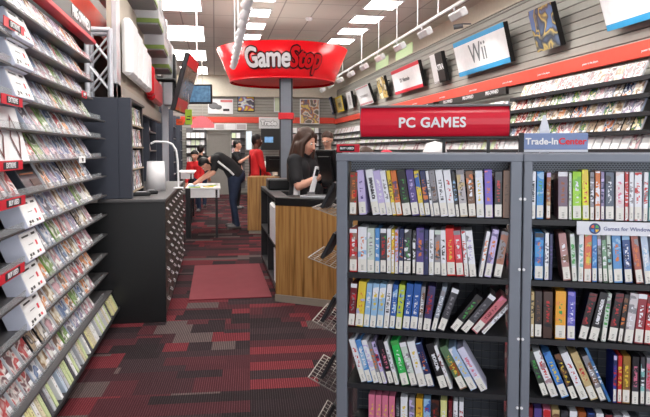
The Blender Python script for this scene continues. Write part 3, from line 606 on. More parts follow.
P5 = [(369, 375.4, 0, 1, PNK, YEL, RED), (376, 382.2, 0, 1, PNK, YEL, RED), (382.8, 389, 0, 1, PNK, YEL, RED), (389.6, 395.8, 0, 1, PNK, YEL, RED), (397, 400.6, 0, .98, BLK, GRY, DGY), (401.4, 408.6, 0, 1, WHT, YEL, WHT), (410, 416, 0, 1, GRY, PUR, LAV), (417, 424, 0, 1, (222, 170, 60), ODK, YEL), (424.6, 432, 0, 1, LBL, RED, BLU), (432.4, 441, 0, 1, BLK, RED, (80, 40, 30)), (442, 448.6, 0, 1, (220, 220, 150), WHT, YEL), (450, 454, 0, 1, DRD, GRY, GRY), (455, 459.6, 0, 1, WHT, GRY, WHT), (461, 465.6, 0, 1, WHT, RED, GRY)]
ca = 'under PC GAMES banner'
for pts, z, nm in zip((P1, P2, P3, P4, P5), SH, ('top', 'second', 'third', 'fourth', 'lowest')): row(pts, z, nm, ca)
cb = 'beneath blue trade sign'
T1 = [(529, 535, 0, 1, WHT, DGY, WHT, {'txt': ('SETTLERS', DGY, -1)}), (535.8, 543, 0, 1, (60, 140, 210), GRN, LBL), (545.6, 550, 0, .98, ODK, GRY, TAN, {'cap': LAV}), (557.6, 567.4, -1, 1, (116, 96, 116), ODK, (116, 96, 116), {'cap': WHT}), (568.2, 571.4, -1, .98, LGR, GRY, GRY), (572, 581, -1, 1.0, LIM, WHT, (120, 190, 60), {'cap': LIM}), (582, 588.8, -2, 1.04, (228, 228, 40), RED, YEL), (589.4, 593.8, -1, 1, GRY, WHT, DGY), (594.6, 599.8, -1, 1.02, ORG, WHT, WHT), (600.2, 604, -1, 1, (140, 130, 170), NVY, LAV), (604.8, 613.6, -1, 1, (84, 96, 116), WHT, DGY), (615, 623.6, -1, 1.0, (226, 214, 218), PNK, WHT), (624.2, 628, -1, 1, RED, WHT, WHT), (628.6, 633.2, -1, 1, WHT, GRY, WHT), (633.8, 641.4, -1, 1, WHT, RED, LAV), (642.4, 647, 0, 1, WHT, RED, GRY), (648, 655, 0, 1, TEA, GRN, LBL), (656, 663, 0, 1, WHT, BLU, WHT), (664, 672, 0, 1, DGY, WHT, DGY)]
T2 = [(528, 532.6, 0, 1, (170, 200, 232), YEL, LBL), (535, 543.8, 0, 1, (70, 150, 214), ORG, BLU, {'cap': DGY}), (545, 549.2, 0, 1, WHT, NVY, LAV), (549.6, 553, 0, .98, NVY, PUR, NVY, {'stick': False}), (564, 572, -7, 1, (176, 130, 130), WHT, BRN), (573, 578, -4, 1, LGR, GRN, WHT), (579, 584, 0, 1, WHT, TEA, TEA), (584.6, 592, 0, 1, (220, 110, 80), YEL, (160, 180, 120)), (592.8, 598, -1, 1, (70, 140, 210), LBL, BLU), (599.4, 603.6, -3, 1, GRY, DGY, LAV), (604.2, 609, -3.5, 1, (120, 160, 130), WHT, DGY), (609.6, 614, -4, 1, LGR, BLK, TEA), (615, 624, -4, 1.0, (90, 150, 210), ORG, LBL), (626, 634, -5, 1, (50, 80, 140), WHT, NVY, {'cap': LBL}), (637.4, 645, -8, 1, (170, 90, 80), ORG, GRY), (646.4, 653.6, -7, 1, (190, 206, 230), WHT, LBL), (655, 661, -6, 1, WHT, RED, WHT)]
T3 = [(526.6, 531.4, 0, 1, (170, 180, 214), WHT, LAV), (532, 535.4, 0, .98, TAN, BLK, ODK), (536, 543.4, 0, 1, (62, 52, 52), BRN, BLK), (544.4, 554, 0, 1, (72, 50, 44), RED, BLK, {'stick': False}), (556.6, 567.4, 0, 1.02, (236, 170, 60), GRN, (236, 150, 80)), (568.8, 577, 0, 1.02, (90, 90, 190), WHT, (150, 140, 214)), (579.8, 588.4, 12, 1.02, BLK, RED, DRD), (590.2, 599.6, 12, 1.04, BLK, WHT, BLK, {'txt': ('LAW&ORDER', WHT, 1)}), (603, 608, 6, 1.02, LGR, GRN, GRY), (609.6, 618.4, 8, 1.04, BLK, RED, DRD), (619.6, 624.4, 7, 1.02, BLK, ORG, BRN), (626, 635, 6, 1.04, (206, 200, 206), WHT, GRY), (636.4, 645.4, 4, 1.04, (150, 52, 64), WHT, (150, 52, 64), {'cap': WHT}), (646.4, 654, 3, 1, RED, WHT, DRD), (655, 662, 2, 1, WHT, BLU, GRY)]
T4 = [(545.4, 552, -20, 1, (60, 66, 60), GRN, DGY), (553.6, 561.4, -22, 1.02, WHT, RED, (170, 140, 150)), (564.4, 572.6, -23, 1.02, (80, 140, 214), YEL, BLU), (574.6, 581.4, -22, 1.0, BLK, YEL, BRN), (583.8, 591.8, -24, 1.04, WHT, RED, WHT), (594, 602, -24, 1.06, TAN, RED, (206, 190, 140)), (604, 610.6, -23, 1.0, GRY, WHT, BRN), (612, 615.2, -24, 1.22, (70, 120, 170), WHT, BLU, {'stick': False}), (616.4, 620.2, 0, 1, (50, 60, 150), RED, NVY, {'cap': LAV}), (621, 625.4, 0, 1, RED, YEL, RED), (626, 633.8, 0, 1, (150, 110, 50), YEL, BRN), (635.4, 642.6, 0, 1, BLK, PNK, DGY), (644, 648.6, 0, 1, DGY, WHT, TEA), (649.6, 656, 0, 1, GRY, RED, PNK)]
T5 = [(528+9*k, 536+9*k, 0, 1, c, WHT, d) for k, (c, d) in enumerate([(DRD, PNK), (PUR, LAV), (PNK, RED), (TAN, BRN), (BLK, DGY), (WHT, LBL), (ODK, BRN), (NVY, BLU), (WHT, GRY), (BLK, DRD), (GRY, LAV), (WHT, PNK), (DGY, BLK)])]
for pts, z, nm in zip((T1, T2, T3, T4, T5), SH, ('top', 'second', 'third', 'fourth', 'lowest')): row(pts, z, nm, cb)

# banner over the case
BU0, BU1 = u_at(361, .12), u_at(507.5, .12)
bn = thing('banner_sign', 'curved red banner sign with white PC GAMES lettering on top of the case', 'sign', XC @ Vector(((BU0+BU1)/2, .12, 1.548)), ANG)
hw = (BU1-BU0)/2; hh = .150; bm_ = MB(); n = 10; pts = []
for k in range(n+1): a = -1+2*k/n; pts.append((.03*(1-a*a), .01+(hh-.02)*k/n))
banr = mat('banner_red', (218, 34, 58), .28, var=.05)
for (y0, z0), (y1, z1) in zip(pts, pts[1:]): bm_.add([(-hw, -y0, z0), (hw, -y0, z0), (hw, -y1, z1), (-hw, -y1, z1)], [(0, 1, 2, 3)], banr, True)
bm_.box((-hw, .0, .01), (hw, .012, hh-.01), banr); bm_.build('red_face', bn)
MB().bbox((-hw-.004, -.022, 0), (hw+.004, .016, .012), M['black'], .003).bbox((-hw-.004, -.02, hh-.010), (hw+.004, .016, hh), M['grey'], .003).box((-hw-.004, -.016, 0), (-hw, .016, hh), M['grey']).box((hw, -.016, 0), (hw+.004, .016, hh), M['black']).build('banner_frame', bn)
me = text_mesh('PC GAMES', .060, M['white'], ext=.002, bold=.0018, space=1.06); me.transform(frameM((-.005, -.033, .07), (1, 0, 0), (0, -1, 0))); put('lettering', me, bn)
for px in (443, 487): u_ = u_at(px, .13)-(BU0+BU1)/2; MB().box((u_-.007, .0, -.06), (u_+.007, .012, .02), M['black']).build('support_bar', bn)
# blue trade sign
TU0, TU1 = u_at(517.5, .05), u_at(586, .05)
ts = thing('shelf_top_sign', 'small blue-grey Trade-In Center sign on top of the right case', 'sign', XC @ Vector(((TU0+TU1)/2, .05, ZT+.006)), ANG)
w = (TU1-TU0)/2
MB().bbox((-w+.008, 0, .01), (w, .03, .078), M['bluesign'], .003).box((-w, -.003, .0), (-w+.02, .034, .08), M['dark']).box((-w, 0, 0), (w, .034, .01), mat('sign_holder_clear', (206, 210, 222), .2)).build('sign_board', ts)
me = text_mesh('Trade-In', .037, M['white'], ext=.001, bold=.0012, align='LEFT'); me.transform(frameM((-w+.026, -.002, .043), (1, 0, 0), (0, -1, 0))); put('lettering', me, ts); wd = max(v.co.x for v in me.vertices)
me = text_mesh('Center', .037, M['redtxt'], ext=.001, bold=.0012, align='LEFT'); me.transform(frameM((wd+.002, -.002, .043), (1, 0, 0), (0, -1, 0))); put('lettering', me, ts)
u_ = u_at(545, .02)
cl = thing('sign_clip', 'translucent white plastic clip standing behind the blue trade-in sign', 'sign holder', XC @ Vector((u_, .10, ZT+.002)), ANG)
MB().bbox((-.02, 0, 0), (.02, .006, .10), mat('milky_plastic', (220, 222, 230), .2), .001).add([(-.02, 0, .10), (.02, 0, .10), (.004, 0, .16), (-.006, 0, .16), (-.02, .006, .10), (.02, .006, .10), (.004, .006, .16), (-.006, .006, .16)], [(0, 1, 2, 3), (7, 6, 5, 4), (0, 3, 7, 4), (1, 5, 6, 2), (3, 2, 6, 7)], MATS['milky_plastic']).build('clip_body', cl)
MB().box((-.004, -.003, .05), (.012, .0, .066), M['black']).build('clip_button', cl)
# strip "Games for Windows"
GU0, GU1 = u_at(576.5, -.01), W1+.86-.04
gs = thing('shelf_strip', 'white shelf strip with coloured round logo and blue-grey lettering on right case', 'sign', XC @ Vector((GU0, -.010, 1.160)), ANG)
MB().bbox((0, 0, 0), (GU1-GU0, .008, .054), mat('strip_white', (226, 228, 238), .4), .001).build('strip_card', gs)
l = MB(); cx_, cz_ = .068, .026
def disc(mb, cx, cz, r, m, y, a0=0, a1=2*PI, n=24):
    vs = [(cx, y, cz)]+[(cx+cos(a0+(a1-a0)*i/n)*r, y, cz+sin(a0+(a1-a0)*i/n)*r) for i in range(n+1)]
    mb.add(vs, [(0, i+1, i+2) for i in range(n)], m)
disc(l, cx_, cz_, .022, mat('logo_navy', (40, 56, 110), .3), -.0008)
for i, c in enumerate(((70, 170, 80), (224, 90, 50), (60, 130, 210), (240, 190, 60))):
    a = PI/2*i+.12; disc(l, cx_+cos(a+.66)*.003, cz_+sin(a+.66)*.003, .013, mat('logo_q%d' % i, c, .3), -.0016, a, a+1.33, 8)
l.build('round_logo', gs)
me = text_mesh('Games for Windows', .0215, mat('strip_text', (110, 116, 160), .4), ext=.0006, bold=.0003, align='LEFT'); me.transform(frameM((.100, -.001, .026), (1, 0, 0), (0, -1, 0))); put('lettering', me, gs)
# small black sign left of banner
p = XC @ Vector((u_at(348, .16), .16, ZT+.004))
bs = thing('shelf_top_sign', 'small black and red sign on the left top corner of the case', 'sign', p, ANG)
MB().bbox((-.055, 0, 0), (.052, .012, .036), M['redtxt'], .002).box((-.04, -.002, .005), (.03, 0, .031), M['black']).build('sign_board', bs)
me = text_mesh('BUY USED', .014, M['white'], ext=.0005, bold=.0006); me.transform(frameM((-.005, -.003, .018), (1, 0, 0), (0, -1, 0))); put('lettering', me, bs)

# wire racks on the case's aisle side
rt = thing('wire_rack', 'steel wire side racks hooked to the left side of the PC games case', 'wire rack', XC @ Vector((0, 0, 0)), ANG) if False else None
for i, z in enumerate((1.245, 1.02, .735, .475, .245)):
    t = thing('wire_rack', 'slanted wire rack on the case side above the aisle, %s from the top' % ORD[i+1], 'wire rack', XC @ Vector((0, 0, z)), ANG, 'wire racks on the side of the case')
    wd, dr, dp = .115+.02*(i % 2), -.035-.008*i, .32
    g = MB()
    A = Vector((-wd, .0, 0)); B = Vector((-.012, .0, dr))
    for k in range(9):
        y = .02+dp*k/8; g.tube(A+Vector((0, y, 0)), B+Vector((0, y, 0)), .0016 if 0 < k < 8 else .0026, M['wire'], n=5, caps=False)
    for k in range(6):
        q = A.lerp(B, k/5); g.tube(q+Vector((0, .02, 0)), q+Vector((0, .02+dp, 0)), .0026 if k in (0, 5) else .0014, M['wire'], n=5, caps=False)
    g.tube(B+Vector((0, .03, 0)), (0, .03, dr), .0028, M['wire'], n=5); g.tube(B+Vector((0, .3, 0)), (0, .3, dr), .0028, M['wire'], n=5)
    g.build('wire_tray', t)
    o = thing('magazine', 'dark thin case lying in the %s wire rack from the top' % ORD[i+1], 'magazine', XC @ Vector((-.080, .06, z+dr*.55+.012)), ANG, 'dark cases in the wire racks')
    XX = Matrix.Rotation(R(28), 4, 'Y')
    MB().bbox((-.012, 0, 0), (.004, .2, .13), M['blackp'], .002, XX).build('cover', o); MB().box((-.0125, .012, .012), (-.012, .188, .118), M['dark'], XX).build('pages', o)
# ================= CASH COUNTERS =================
WD = wood_mat()
cA = RV*(-.492)+FV*6.2; cB = RV*(.094)+FV*5.93; dU = (cB-cA).normalized(); cang = math.atan2(dU.y, dU.x)
ct = thing('cash_counter', 'zebra wood checkout counter with black top beside the red mat', 'counter', (cA.x, cA.y, 0), cang)
Lc = 1.05
MB().bbox((0, 0, .07), (Lc, .03, .955), WD, .003).build('front_panel', ct)
MB().box((.01, .02, 0), (Lc, .05, .07), M['kick']).box((0, -.012, .0), (Lc, .0, .07), M['kick']).build('kick_base', ct)
MB().bbox((.0, -.005, .955), (Lc, .38, 1.035), M['black'], .004).build('counter_top', ct)
MB().box((Lc-.03, .03, 0), (Lc, .36, .955), WD).build('end_panel', ct)
# black open-sided cabinet along the aisle
bx = .60
bc = thing('open_cabinet', 'black open cabinet on the aisle behind the wood counter, holding white bags', 'cabinet', (bx, 6.32, 0))
for a, b in (((0, 0, .98), (.15, .98, 1.02)), ((0, .98, .98), (.4, 2.1, 1.02)), ((0, 0, .06), (.15, 2.1, .1)), ((.0, 0, .5), (.15, 2.1, .52)), ((.135, 0, .1), (.15, 1.0, .98)), ((.38, 1.03, .0), (.4, 2.1, .98)), ((0, 0, .1), (.15, .03, .98)), ((0, 2.07, .1), (.4, 2.1, .98)), ((0, 1.0, .1), (.4, 1.03, .98)), ((.03, 0, 0), (.13, 2.1, .06))):
    MB().box(a, b, M['blackp']).build('panel', bc)
tag(MB().bbox((bx-.01, 6.38, .521), (bx+.12, 6.95, .93), M['white'], .02).build('plastic_bag'), 'white plastic bag on the upper shelf of the black cabinet', 'bag')
for k in range(3):
    o = MB().bbox((0, 0, 0), (.11, .03, .30+.03*k), M['pulp'], .004).build('paper_folder', None, (bx+.015, 6.50+.09*k, .101)); o.rotation_euler = (R(-4), 0, 0)
    tag(o, 'white paper folder standing in the low black cabinet shelf, %s from the counter' % ORD[k+1], 'folder', 'folders in the black cabinet')
# second counter
c2 = on_d(247, 232, 11.5)
k2 = thing('cash_counter', 'farther zebra wood counter the man in red leans on', 'counter', (.565, 11.3, 0), R(-8))
MB().bbox((0, 0, .06), (1.3, .03, .99), WD, .003).build('front_panel', k2); MB().bbox((0, .03, .06), (.03, .6, .99), WD, .003).build('side_panel', k2)
MB().box((.02, .01, 0), (1.28, .05, .06), M['kick']).build('kick_base', k2); MB().bbox((0, 0, .99), (1.3, .62, 1.02), WD, .004).build('counter_top', k2)
def monitor(label, loc, rz, w=.42, h=.33, tilt=-10, scr='screen'):
    t = thing('monitor', label, 'monitor', loc, rz)
    MB().lathe([(.001, .0), (.1, 0), (.1, .012), (.001, .02)], M['black'], 20).build('stand_foot', t); MB().bbox((-.03, .02, .01), (.03, .05, .2), M['black'], .005).build('stand_neck', t)
    X = Matrix.Translation((0, 0, .08)) @ Matrix.Rotation(R(tilt), 4, 'X')
    MB().bbox((-w/2, 0, 0), (w/2, .035, h), M['black'], .006, X).bbox((-w/2+.06, .035, .06), (w/2-.06, .06, h-.06), M['black'], .006, X).build('display_shell', t)
    MB().box((-w/2+.02, -.002, .02), (w/2-.02, -.001, h-.02), M[scr], X).build('screen_glass', t); return t
# near monitor: we see its dark back, screen turned to the employee
mp_ = on_d(324, 193, 6.45)
monitor('black monitor seen from behind on the counter in front of the employee', (mp_.x+.10, mp_.y+.0, 1.036), R(112), .34, .40, -12)
o = thing('receipt_printer', 'low black machine on the black cabinet left of the employee', 'printer', (.80, 7.75, 1.021))
MB().bbox((-.17, -.2, 0), (.17, .2, .13), M['black'], .015).build('printer_body', o); MB().box((-.1, -.08, .131), (.1, .0, .134), M['grey']).build('paper_slot', o)
m3 = on_d(278, 172, 11.9); monitor('black monitor on the farther wood counter behind the employee', (m3.x, 11.55, 1.021), R(170), .5, .3)
kb = on_d(316, 196, 6.15)
o = MB().bbox((-.2, -.07, 0), (.2, .07, .02), mat('keyboard_grey', (170, 172, 180), .4), .004)
for i in range(12):
    for j in range(4): o.box((-.185+i*.031, -.055+j*.029, .02), (-.16+i*.031, -.032+j*.029, .026), M['grey'])
o = o.build('keyboard', None, (kb.x+.05, kb.y-.03, 1.036), (0, 0, cang)); tag(o, 'silver grey keyboard on the black counter top in front of employee', 'keyboard')
rc = on_d(309, 176, 6.5)
o = thing('card_reader', 'white upright card terminal between the employee and near monitor', 'card terminal', (rc.x+.03, rc.y+.05, 1.036), R(10))
MB().bbox((-.035, -.03, 0), (.035, .03, .03), M['grey'], .004).build('foot', o); X = Matrix.Rotation(R(14), 4, 'Y'); MB().bbox((-.025, -.02, .02), (.025, .02, .30), M['white'], .006, X).build('terminal_body', o); MB().box((-.018, -.022, .2), (.018, -.0205, .27), M['black'], X).build('terminal_screen', o)
for i, (px, py, dd) in enumerate(((318, 153, 8.4), (322, 152, 8.4), (327, 153, 8.4))): pass

# ================= LEFT BLACK PANEL, CHEST, CLUTTER =================
tp = thing('tall_display', 'tall dark blue-grey end panel unit closing off the left wall rack', 'display unit', (-1.03, 5.64, 0))
PB = mat('blue_grey_panel', (54, 58, 70), .5)
MB().bbox((-.34, 0, 1.08), (.215, .06, 1.95), PB, .003).bbox((.215, 0, 1.08), (.32, .1, 1.95), PB, .003).box((0, .06, 1.08), (.2, 1.1, 1.95), M['blackp']).box((.2, .1, 1.93), (.32, 1.1, 1.95), M['blackp']).box((0, 1.04, 1.08), (.3, 1.1, 1.95), M['blackp']).build('cabinet_shell', tp)
MB().box((.20, .1, 1.10), (.204, 1.06, 1.92), mat('tan_back', (176, 160, 140), .7)).build('tan_shelf_back', tp)
for z in (1.13, 1.33, 1.53, 1.73): MB().box((.204, .1, z-.012), (.31, 1.06, z), mat('tan_shelf', (150, 132, 112), .6)).build('shelf', tp)
for r_ in range(4):
    for c_ in range(6):
        nm, me = CM[(r_*5+c_*3) % 8]
        o = put('game_case', me, None, (-.735, 5.64+.2+c_*.148, 1.131+.2*r_), Euler((R(-6), 0, PI/2), 'XYZ'))
        tag(o, '%s game case on %s shelf of tall dark unit, %s from front' % (nm, ('bottom', 'second', 'third', 'top')[r_], ORD[c_+1]), 'game case', 'cases on the tall dark display unit')
ch = thing('drawer_counter', 'long black counter with rows of silver pulls along the aisle', 'counter', (-.985, 5.6, 0))
WC = .555; LC = 3.2
MB().bbox((-.38, 0, 0), (WC, .02, 1.05), M['black'], .002).box((0, .02, 0), (WC-.02, LC, 1.05), M['black']).build('counter_body', ch)
MB().bbox((-.0, -.02, 1.05), (WC+.01, LC, 1.078), mat('dark_counter_top', (74, 72, 74), .35), .004).build('counter_top', ch)
MB().box((WC-.02, .02, .06), (WC-.006, LC, 1.05), M['drawer']).build('front_face', ch)
for r_ in range(7):
    for c_ in range(8):
        y = .12+c_*.40+(.12 if r_ % 2 else 0); z = .16+r_*.135
        if y > LC-.2: continue
        if r_*11+c_ > 97: continue
        d_ = MB().box((WC-.006, y-.05, z-.03), (WC-.002, y+.16, z+.045), mat('drawer_plate', (62, 55, 52), .6)).build('drawer', ch)
        MB().path([(WC-.002, y+.02, z+.02), (WC+.02, y+.02, z+.0), (WC+.02, y+.09, z+.0), (WC-.002, y+.09, z+.02)], .0035, M['frame'], n=6).build('handle', d_)
# things on it
p = on_d(156, 190, 6.6)
o = thing('paper_cylinder', 'tapered white bucket shade standing on the black counter', 'container', (p.x, p.y, 1.079))
MB().lathe([(.001, 0), (.105, 0), (.088, .30), (.084, .30), (.1, .006), (.001, .006)], M['white'], 32).build('bucket_body', o)
MB().lathe([(.088, .296), (.091, .30), (.084, .304)], M['white'], 32).build('bucket_rim', o)
o = thing('curved_pipe', 'white arched tube rising from the counter behind the white bucket', 'lamp', (p.x+.21, p.y+.35, 1.079))
pts = [(0, 0, 0), (0, 0, .1), (-.005, 0, .3), (-.02, 0, .42), (-.06, 0, .485), (-.12, 0, .51), (-.25, 0, .512), (-.29, 0, .49)]
MB().path(pts, .012, M['white'], n=10).build('tube', o); MB().lathe([(.001, 0), (.06, 0), (.05, .012), (.001, .014)], M['white'], 20).build('foot', o)
for i, (px, dd, w) in enumerate(((141, 5.85, .16), (151, 6.1, .12))):
    q = on_d(px, 193, dd)
    o = thing('card_reader', 'flat black device on the counter %s' % ('left of the white bucket' if i == 0 else 'just in front of the white bucket'), 'device', (q.x, q.y, 1.079), .2)
    MB().bbox((-w/2, -.07, 0), (w/2, .07, .035), M['black'], .008).build('device_body', o); MB().box((-w*.3, -.045, .0355), (w*.3, .03, .037), M['silver']).build('key_pad', o)
# truss
tr_ = thing('truss_tower', 'silver metal truss tower with cross braces above the dark panel', 'truss', (-1.07, 5.70, 1.96))
for x in (0, .19):
    for y in (0, .19): MB().tube((x, y, 0), (x, y, .58), .024, M['silver']).build('upright_tube', tr_)
g = MB(); z = .04
while z < .5:
    for a, b in (((0, 0), (.19, 0)), ((0, .19), (.19, .19)), ((0, 0), (0, .19)), ((.19, 0), (.19, .19))):
        g.tube((a[0], a[1], z), (b[0], b[1], z+.24), .010, M['silver'], n=6); g.tube((a[0], a[1], z+.24), (b[0], b[1], z), .010, M['silver'], n=6)
    z += .25
g.build('cross_brace', tr_)
for y_ in (0, .19): MB().tube((0, y_, .57), (.19, y_, .57), .024, M['silver']).build('top_tube', tr_)
# left wall upper displays
X0 = -.86
fr = thing('wall_display', 'silver framed wall display with white console shapes ending in red', 'display', (X0, 6.2, 1.95))
def yx(px, x): return on_x(px, 100, x).y
ya, yb_ = yx(117, X0), yx(158, X0)
ypts = lambda px: yx(px, X0)-6.2
MB().box((-.06, ypts(115), .0), (-.02, ypts(160), 1.1), mat('beige_grey_panel', (176, 166, 152), .6)).build('backboard', fr)
MB().bbox((-.02, ypts(115), -.05), (.02, ypts(119), 1.3), M['frame'], .004).bbox((-.02, ypts(115), -.02), (.02, ypts(160), .14), mat('brushed_panel', (172, 166, 158), .4, .4), .004).build('metal_frame', fr)
edges = [122, 129, 134.5, 139.5, 144]
for k in range(4):
    y0, y1 = ypts(edges[k]), ypts(edges[k+1]); z0 = .34-.05*0; 
    MB().bbox((0, y0+.01, .26), (.10, y1-.01, .80-.03*k), M['white'], .03).build('white_console_shape', fr)
y0, y1 = ypts(145), ypts(156)
MB().bbox((0, y0+.01, .24), (.11, y0+.22, .62), M['red'], .03).bbox((0, y0+.24, .2), (.10, y1, .52), M['red'], .03).build('red_console_shape', fr)
# boxes stacked above
for i, (pa, pb, z, w) in enumerate(((139.5, 146, 2.98, 0), (146.5, 152, 2.80, 0), (133, 139, 3.12, 0), (152.5, 157, 2.66, 0))):
    y0 = yx(pa, X0+.0); y1 = yx(pb, X0)
    o = thing('console_box', ('grey white console box with green underside on the high shelf, %s from the front' % ORD[(2, 3, 1, 4)[i]]), 'box', (X0-.05, y0, z), group='console boxes on the high left shelf')
    MB().bbox((0, 0, .05), (.28, y1-y0-.05, .42), mat('console_box_white', (170, 168, 174), .5), .004).build('box_body', o); MB().bbox((.0, -.002, 0), (.282, y1-y0-.048, .05), mat('console_box_green', (112, 132, 62), .5), .004).build('green_band', o)
    MB().box((.07, -.003, .2), (.2, -.001, .36), M['dark']).box((.281, .1, .16), (.283, y1-y0-.15, .36), M['grey']).build('cover_print', o)
    MB().box((-.3, 0, -.02), (.27, y1-y0-.05, -.002), M['grey']).build('shelf_bracket', o)
# silver pole + silver panel + tilted TV
p = on_d(165.5, 150, 10.3)
MBp = MB().bbox((-.05, -.05, 0), (.05, .05, 3.6), M['silver'], .01)
o = thing('support_pole', 'silver pole rising beside the drawer counter left of the television', 'pole', (p.x, p.y, 0)); MBp.build('shaft', o); MB().bbox((-.08, -.08, 0), (.08, .08, .02), M['silver'], .004).build('base_plate', o)
p = on_d(168, 105, 9.8)
o = thing('wall_panel_box', 'tall silver grey panel box hanging left of the tilted television', 'panel', (p.x, p.y, p.z)); MB().bbox((-.075, 0, 0), (.075, .4, .93), M['frame'], .01).build('panel_body', o); MB().bbox((.078, .05, .1), (.12, .3, .8), M['black'], .01).build('black_mount', o); MB().box((-.6, .1, .4), (-.075, .16, .46), M['grey']).build('wall_arm', o)
# tilted tv
a = on_d(176, 112, 9.3)
t = thing('television', 'dark television tilted down over the left counters with red corners', 'television', (a.x-.02, a.y, a.z+.02), R(84))
X = Matrix.Rotation(R(15), 4, 'X')
MB().bbox((-.0, -.0, 0), (1.15, .07, .88), M['dark'], .01, X).build('bezel', t)
MB().box((.05, -.004, .06), (1.10, -.002, .82), mat('dim_screen', (130, 116, 104), .2), X).build('screen_glass', t)
MB().box((.02, -.006, .02), (1.0, -.004, .2), M['red'], X).box((.02, -.006, .70), (1.0, -.004, .86), M['red'], X).build('red_label', t)
MB().tube((.5, .07, .5), (.5, .5, .5), .03, M['black'], X=None).build('wall_mount', t)
# ceiling hung tv
a = on_d(200, 94, 10.6)
t = thing('television', 'small flat television hanging from the ceiling on a white rod', 'television', a, -YAW)
w, h = .40, .33
MB().bbox((-w/2, 0, -h/2), (w/2, .06, h/2), M['black'], .008).build('bezel', t)
MB().box((-w/2+.025, -.002, -h/2+.03), (w/2-.025, -.001, h/2-.03), mat('tv_picture', (80, 112, 140), .2, emit=.5, var=.7, scale=18)).build('screen_glass', t)
MB().tube((-.05, .03, h/2), (-.05, .03, ZC-a.z), .012, M['white']).build('hanging_rod', t)

# ================= BACK WALL =================
def bx_(px, py): return on_y(px, py, YB-.07)
def poster(name, label, x0, y0, x1, y1, m, cat='poster', dep=.03, Y=None, extra=None):
    Y = Y or YB-.04
    a = on_y(x0, y1, Y); b = on_y(x1, y0, Y)
    o = thing(name, label, cat, (a.x, Y, a.z)); w, h = b.x-a.x, b.z-a.z
    MB().bbox((0, 0, 0), (w, dep, h), M['dark'] if extra is None else extra, .005).build('frame', o); MB().box((.03, -.004, .03), (w-.03, -.001, h-.03), m).build('printed_face', o); return o, w, h
o, w, h = poster('poster', 'white poster with a grey game controller and red corner on back wall', 208, 99, 233, 114, M['white'], extra=M['white'])
MB().ball((w*.22, -.01, h*.55), .16, M['grey'], sc=(1, .1, .7)).ball((w*.42, -.01, h*.45), .11, M['grey'], sc=(1, .1, .7)).box((w*.6, -.01, h*.2), (w*.85, -.005, h*.35), M['dark']).box((w*.5, -.01, h*.78), (w*.97, -.005, h*.92), mat('soft_red_print', (214, 120, 124), .5)).build('controller_print', o)
poster('poster', 'small bright multicoloured poster in dark frame on the back wall', 237.5, 95, 254.5, 111.5, art_mat('party_art', [(60, 110, 60), (220, 190, 60), (170, 70, 60), (90, 130, 190), (230, 230, 220), (60, 60, 80)], 3.5))
poster('poster', 'tall white banner of crowded orange and blue characters right of the column', 300, 99, 319.5, 124, art_mat('crowd_art', [(240, 236, 226), (226, 190, 90), (90, 100, 140), (200, 130, 60), (238, 232, 224), (120, 110, 100)], 4), Y=YB-.1, extra=M['white'])
poster('poster', 'pale lit poster panel left of the column on the back wall', 274, 97, 281, 112, mat('pale_green_panel', (214, 226, 200), .5), extra=M['white'])
o, w, h = poster('hanging_sign', 'white Trade sign left of the column at the back of the store', 259, 117.5, 281, 128.5, mat('sign_grey_white', (214, 214, 218), .5), 'sign', Y=YB-.35, extra=M['white'])
me = text_mesh('Trade', .22, M['white'], ext=.01, bold=.012); me2 = text_mesh('Trade', .22, M['grey'], ext=.004, bold=.03)
for m_, yy in ((me2, -.008), (me, -.02)): m_.transform(frameM((w*.44, yy, h*.48), (1, 0, 0), (0, -1, 0))); put('lettering', m_, o)
for k, (x0, x1, wht) in enumerate(((193, 205, 0), (205, 215, 1), (215, 225, 0), (225, 236, 1), (236, 247, 0))):
    o, w, h = poster('shop_sign', '%s blank shop sign, %s from the left above the back door' % ('white' if wht else 'greyish', ORD[k+1]), x0, 123.5, x1-.3, 130, M['white'] if wht else mat('greyish_panel', (186, 180, 184), .5), 'sign', Y=YB-.2, extra=M['white'])
o, w, h = poster('television', 'dark television showing blue picture beneath the Trade sign', 261, 128.5, 280.5, 150, M['black'], 'television', Y=YB-.5)
MB().box((.12, -.012, .25), (w-.25, -.006, h-.28), M['screen']).build('screen_picture', o)
MB().tube((w/2, .03, h/2), (w/2, .45, h/2), .04, M['black']).build('wall_mount', o)
o, w, h = poster('glass_cabinet', 'bluish lit cabinet on the back wall right of the shelves', 246, 131, 252, 150, mat('pale_blue_light', (200, 226, 236), .4, emit=.6), 'cabinet', extra=M['white'], Y=YB-.3)
# back shelves with cases
def back_shelf(label, px0, px1, zs, seedv):
    a, b = on_y(px0, 150, YB-.3).x, on_y(px1, 150, YB-.3).x
    o = thing('wall_shelf', label, 'shelf', (a, YB-.3, 0))
    MB().box((0, .24, .2), (b-a, .29, 2.25), M['grey']).build('back_panel', o)
    for z in zs: MB().box((0, 0, z-.02), (b-a, .24, z), M['dark']).build('shelf_board', o)
    g = MB(); random.seed(seedv)
    for z in zs:
        x = .08
        while x < b-a-.08:
            X = Matrix.Translation((a+x, YB-.22, z)) @ Matrix.Rotation(R(-15), 4, 'X'); g.box((-.066, 0, 0), (.066, .014, .186), clear, X); g.quad((-.063, -.001, .003), (.063, -.001, .003), (.063, -.001, .183), (-.063, -.001, .183), random.choice(FM), X); x += .15
    tag(g.build('distant_game_cases'), label.replace('shelf unit', 'rows of pale game cases in the shelf unit'), 'game cases', kind='stuff')
back_shelf('grey shelf unit left of the back door', 186, 206.5, [.5, .8, 1.1, 1.4, 1.66, 1.9], 3)
back_shelf('grey shelf unit right of the back door', 231.5, 245, [.5, .8, 1.1, 1.4, 1.66, 1.9], 4)
back_shelf('grey shelf unit beneath the tall character banner', 293, 322, [1.2, 1.42, 1.64, 1.86, 2.08], 5)
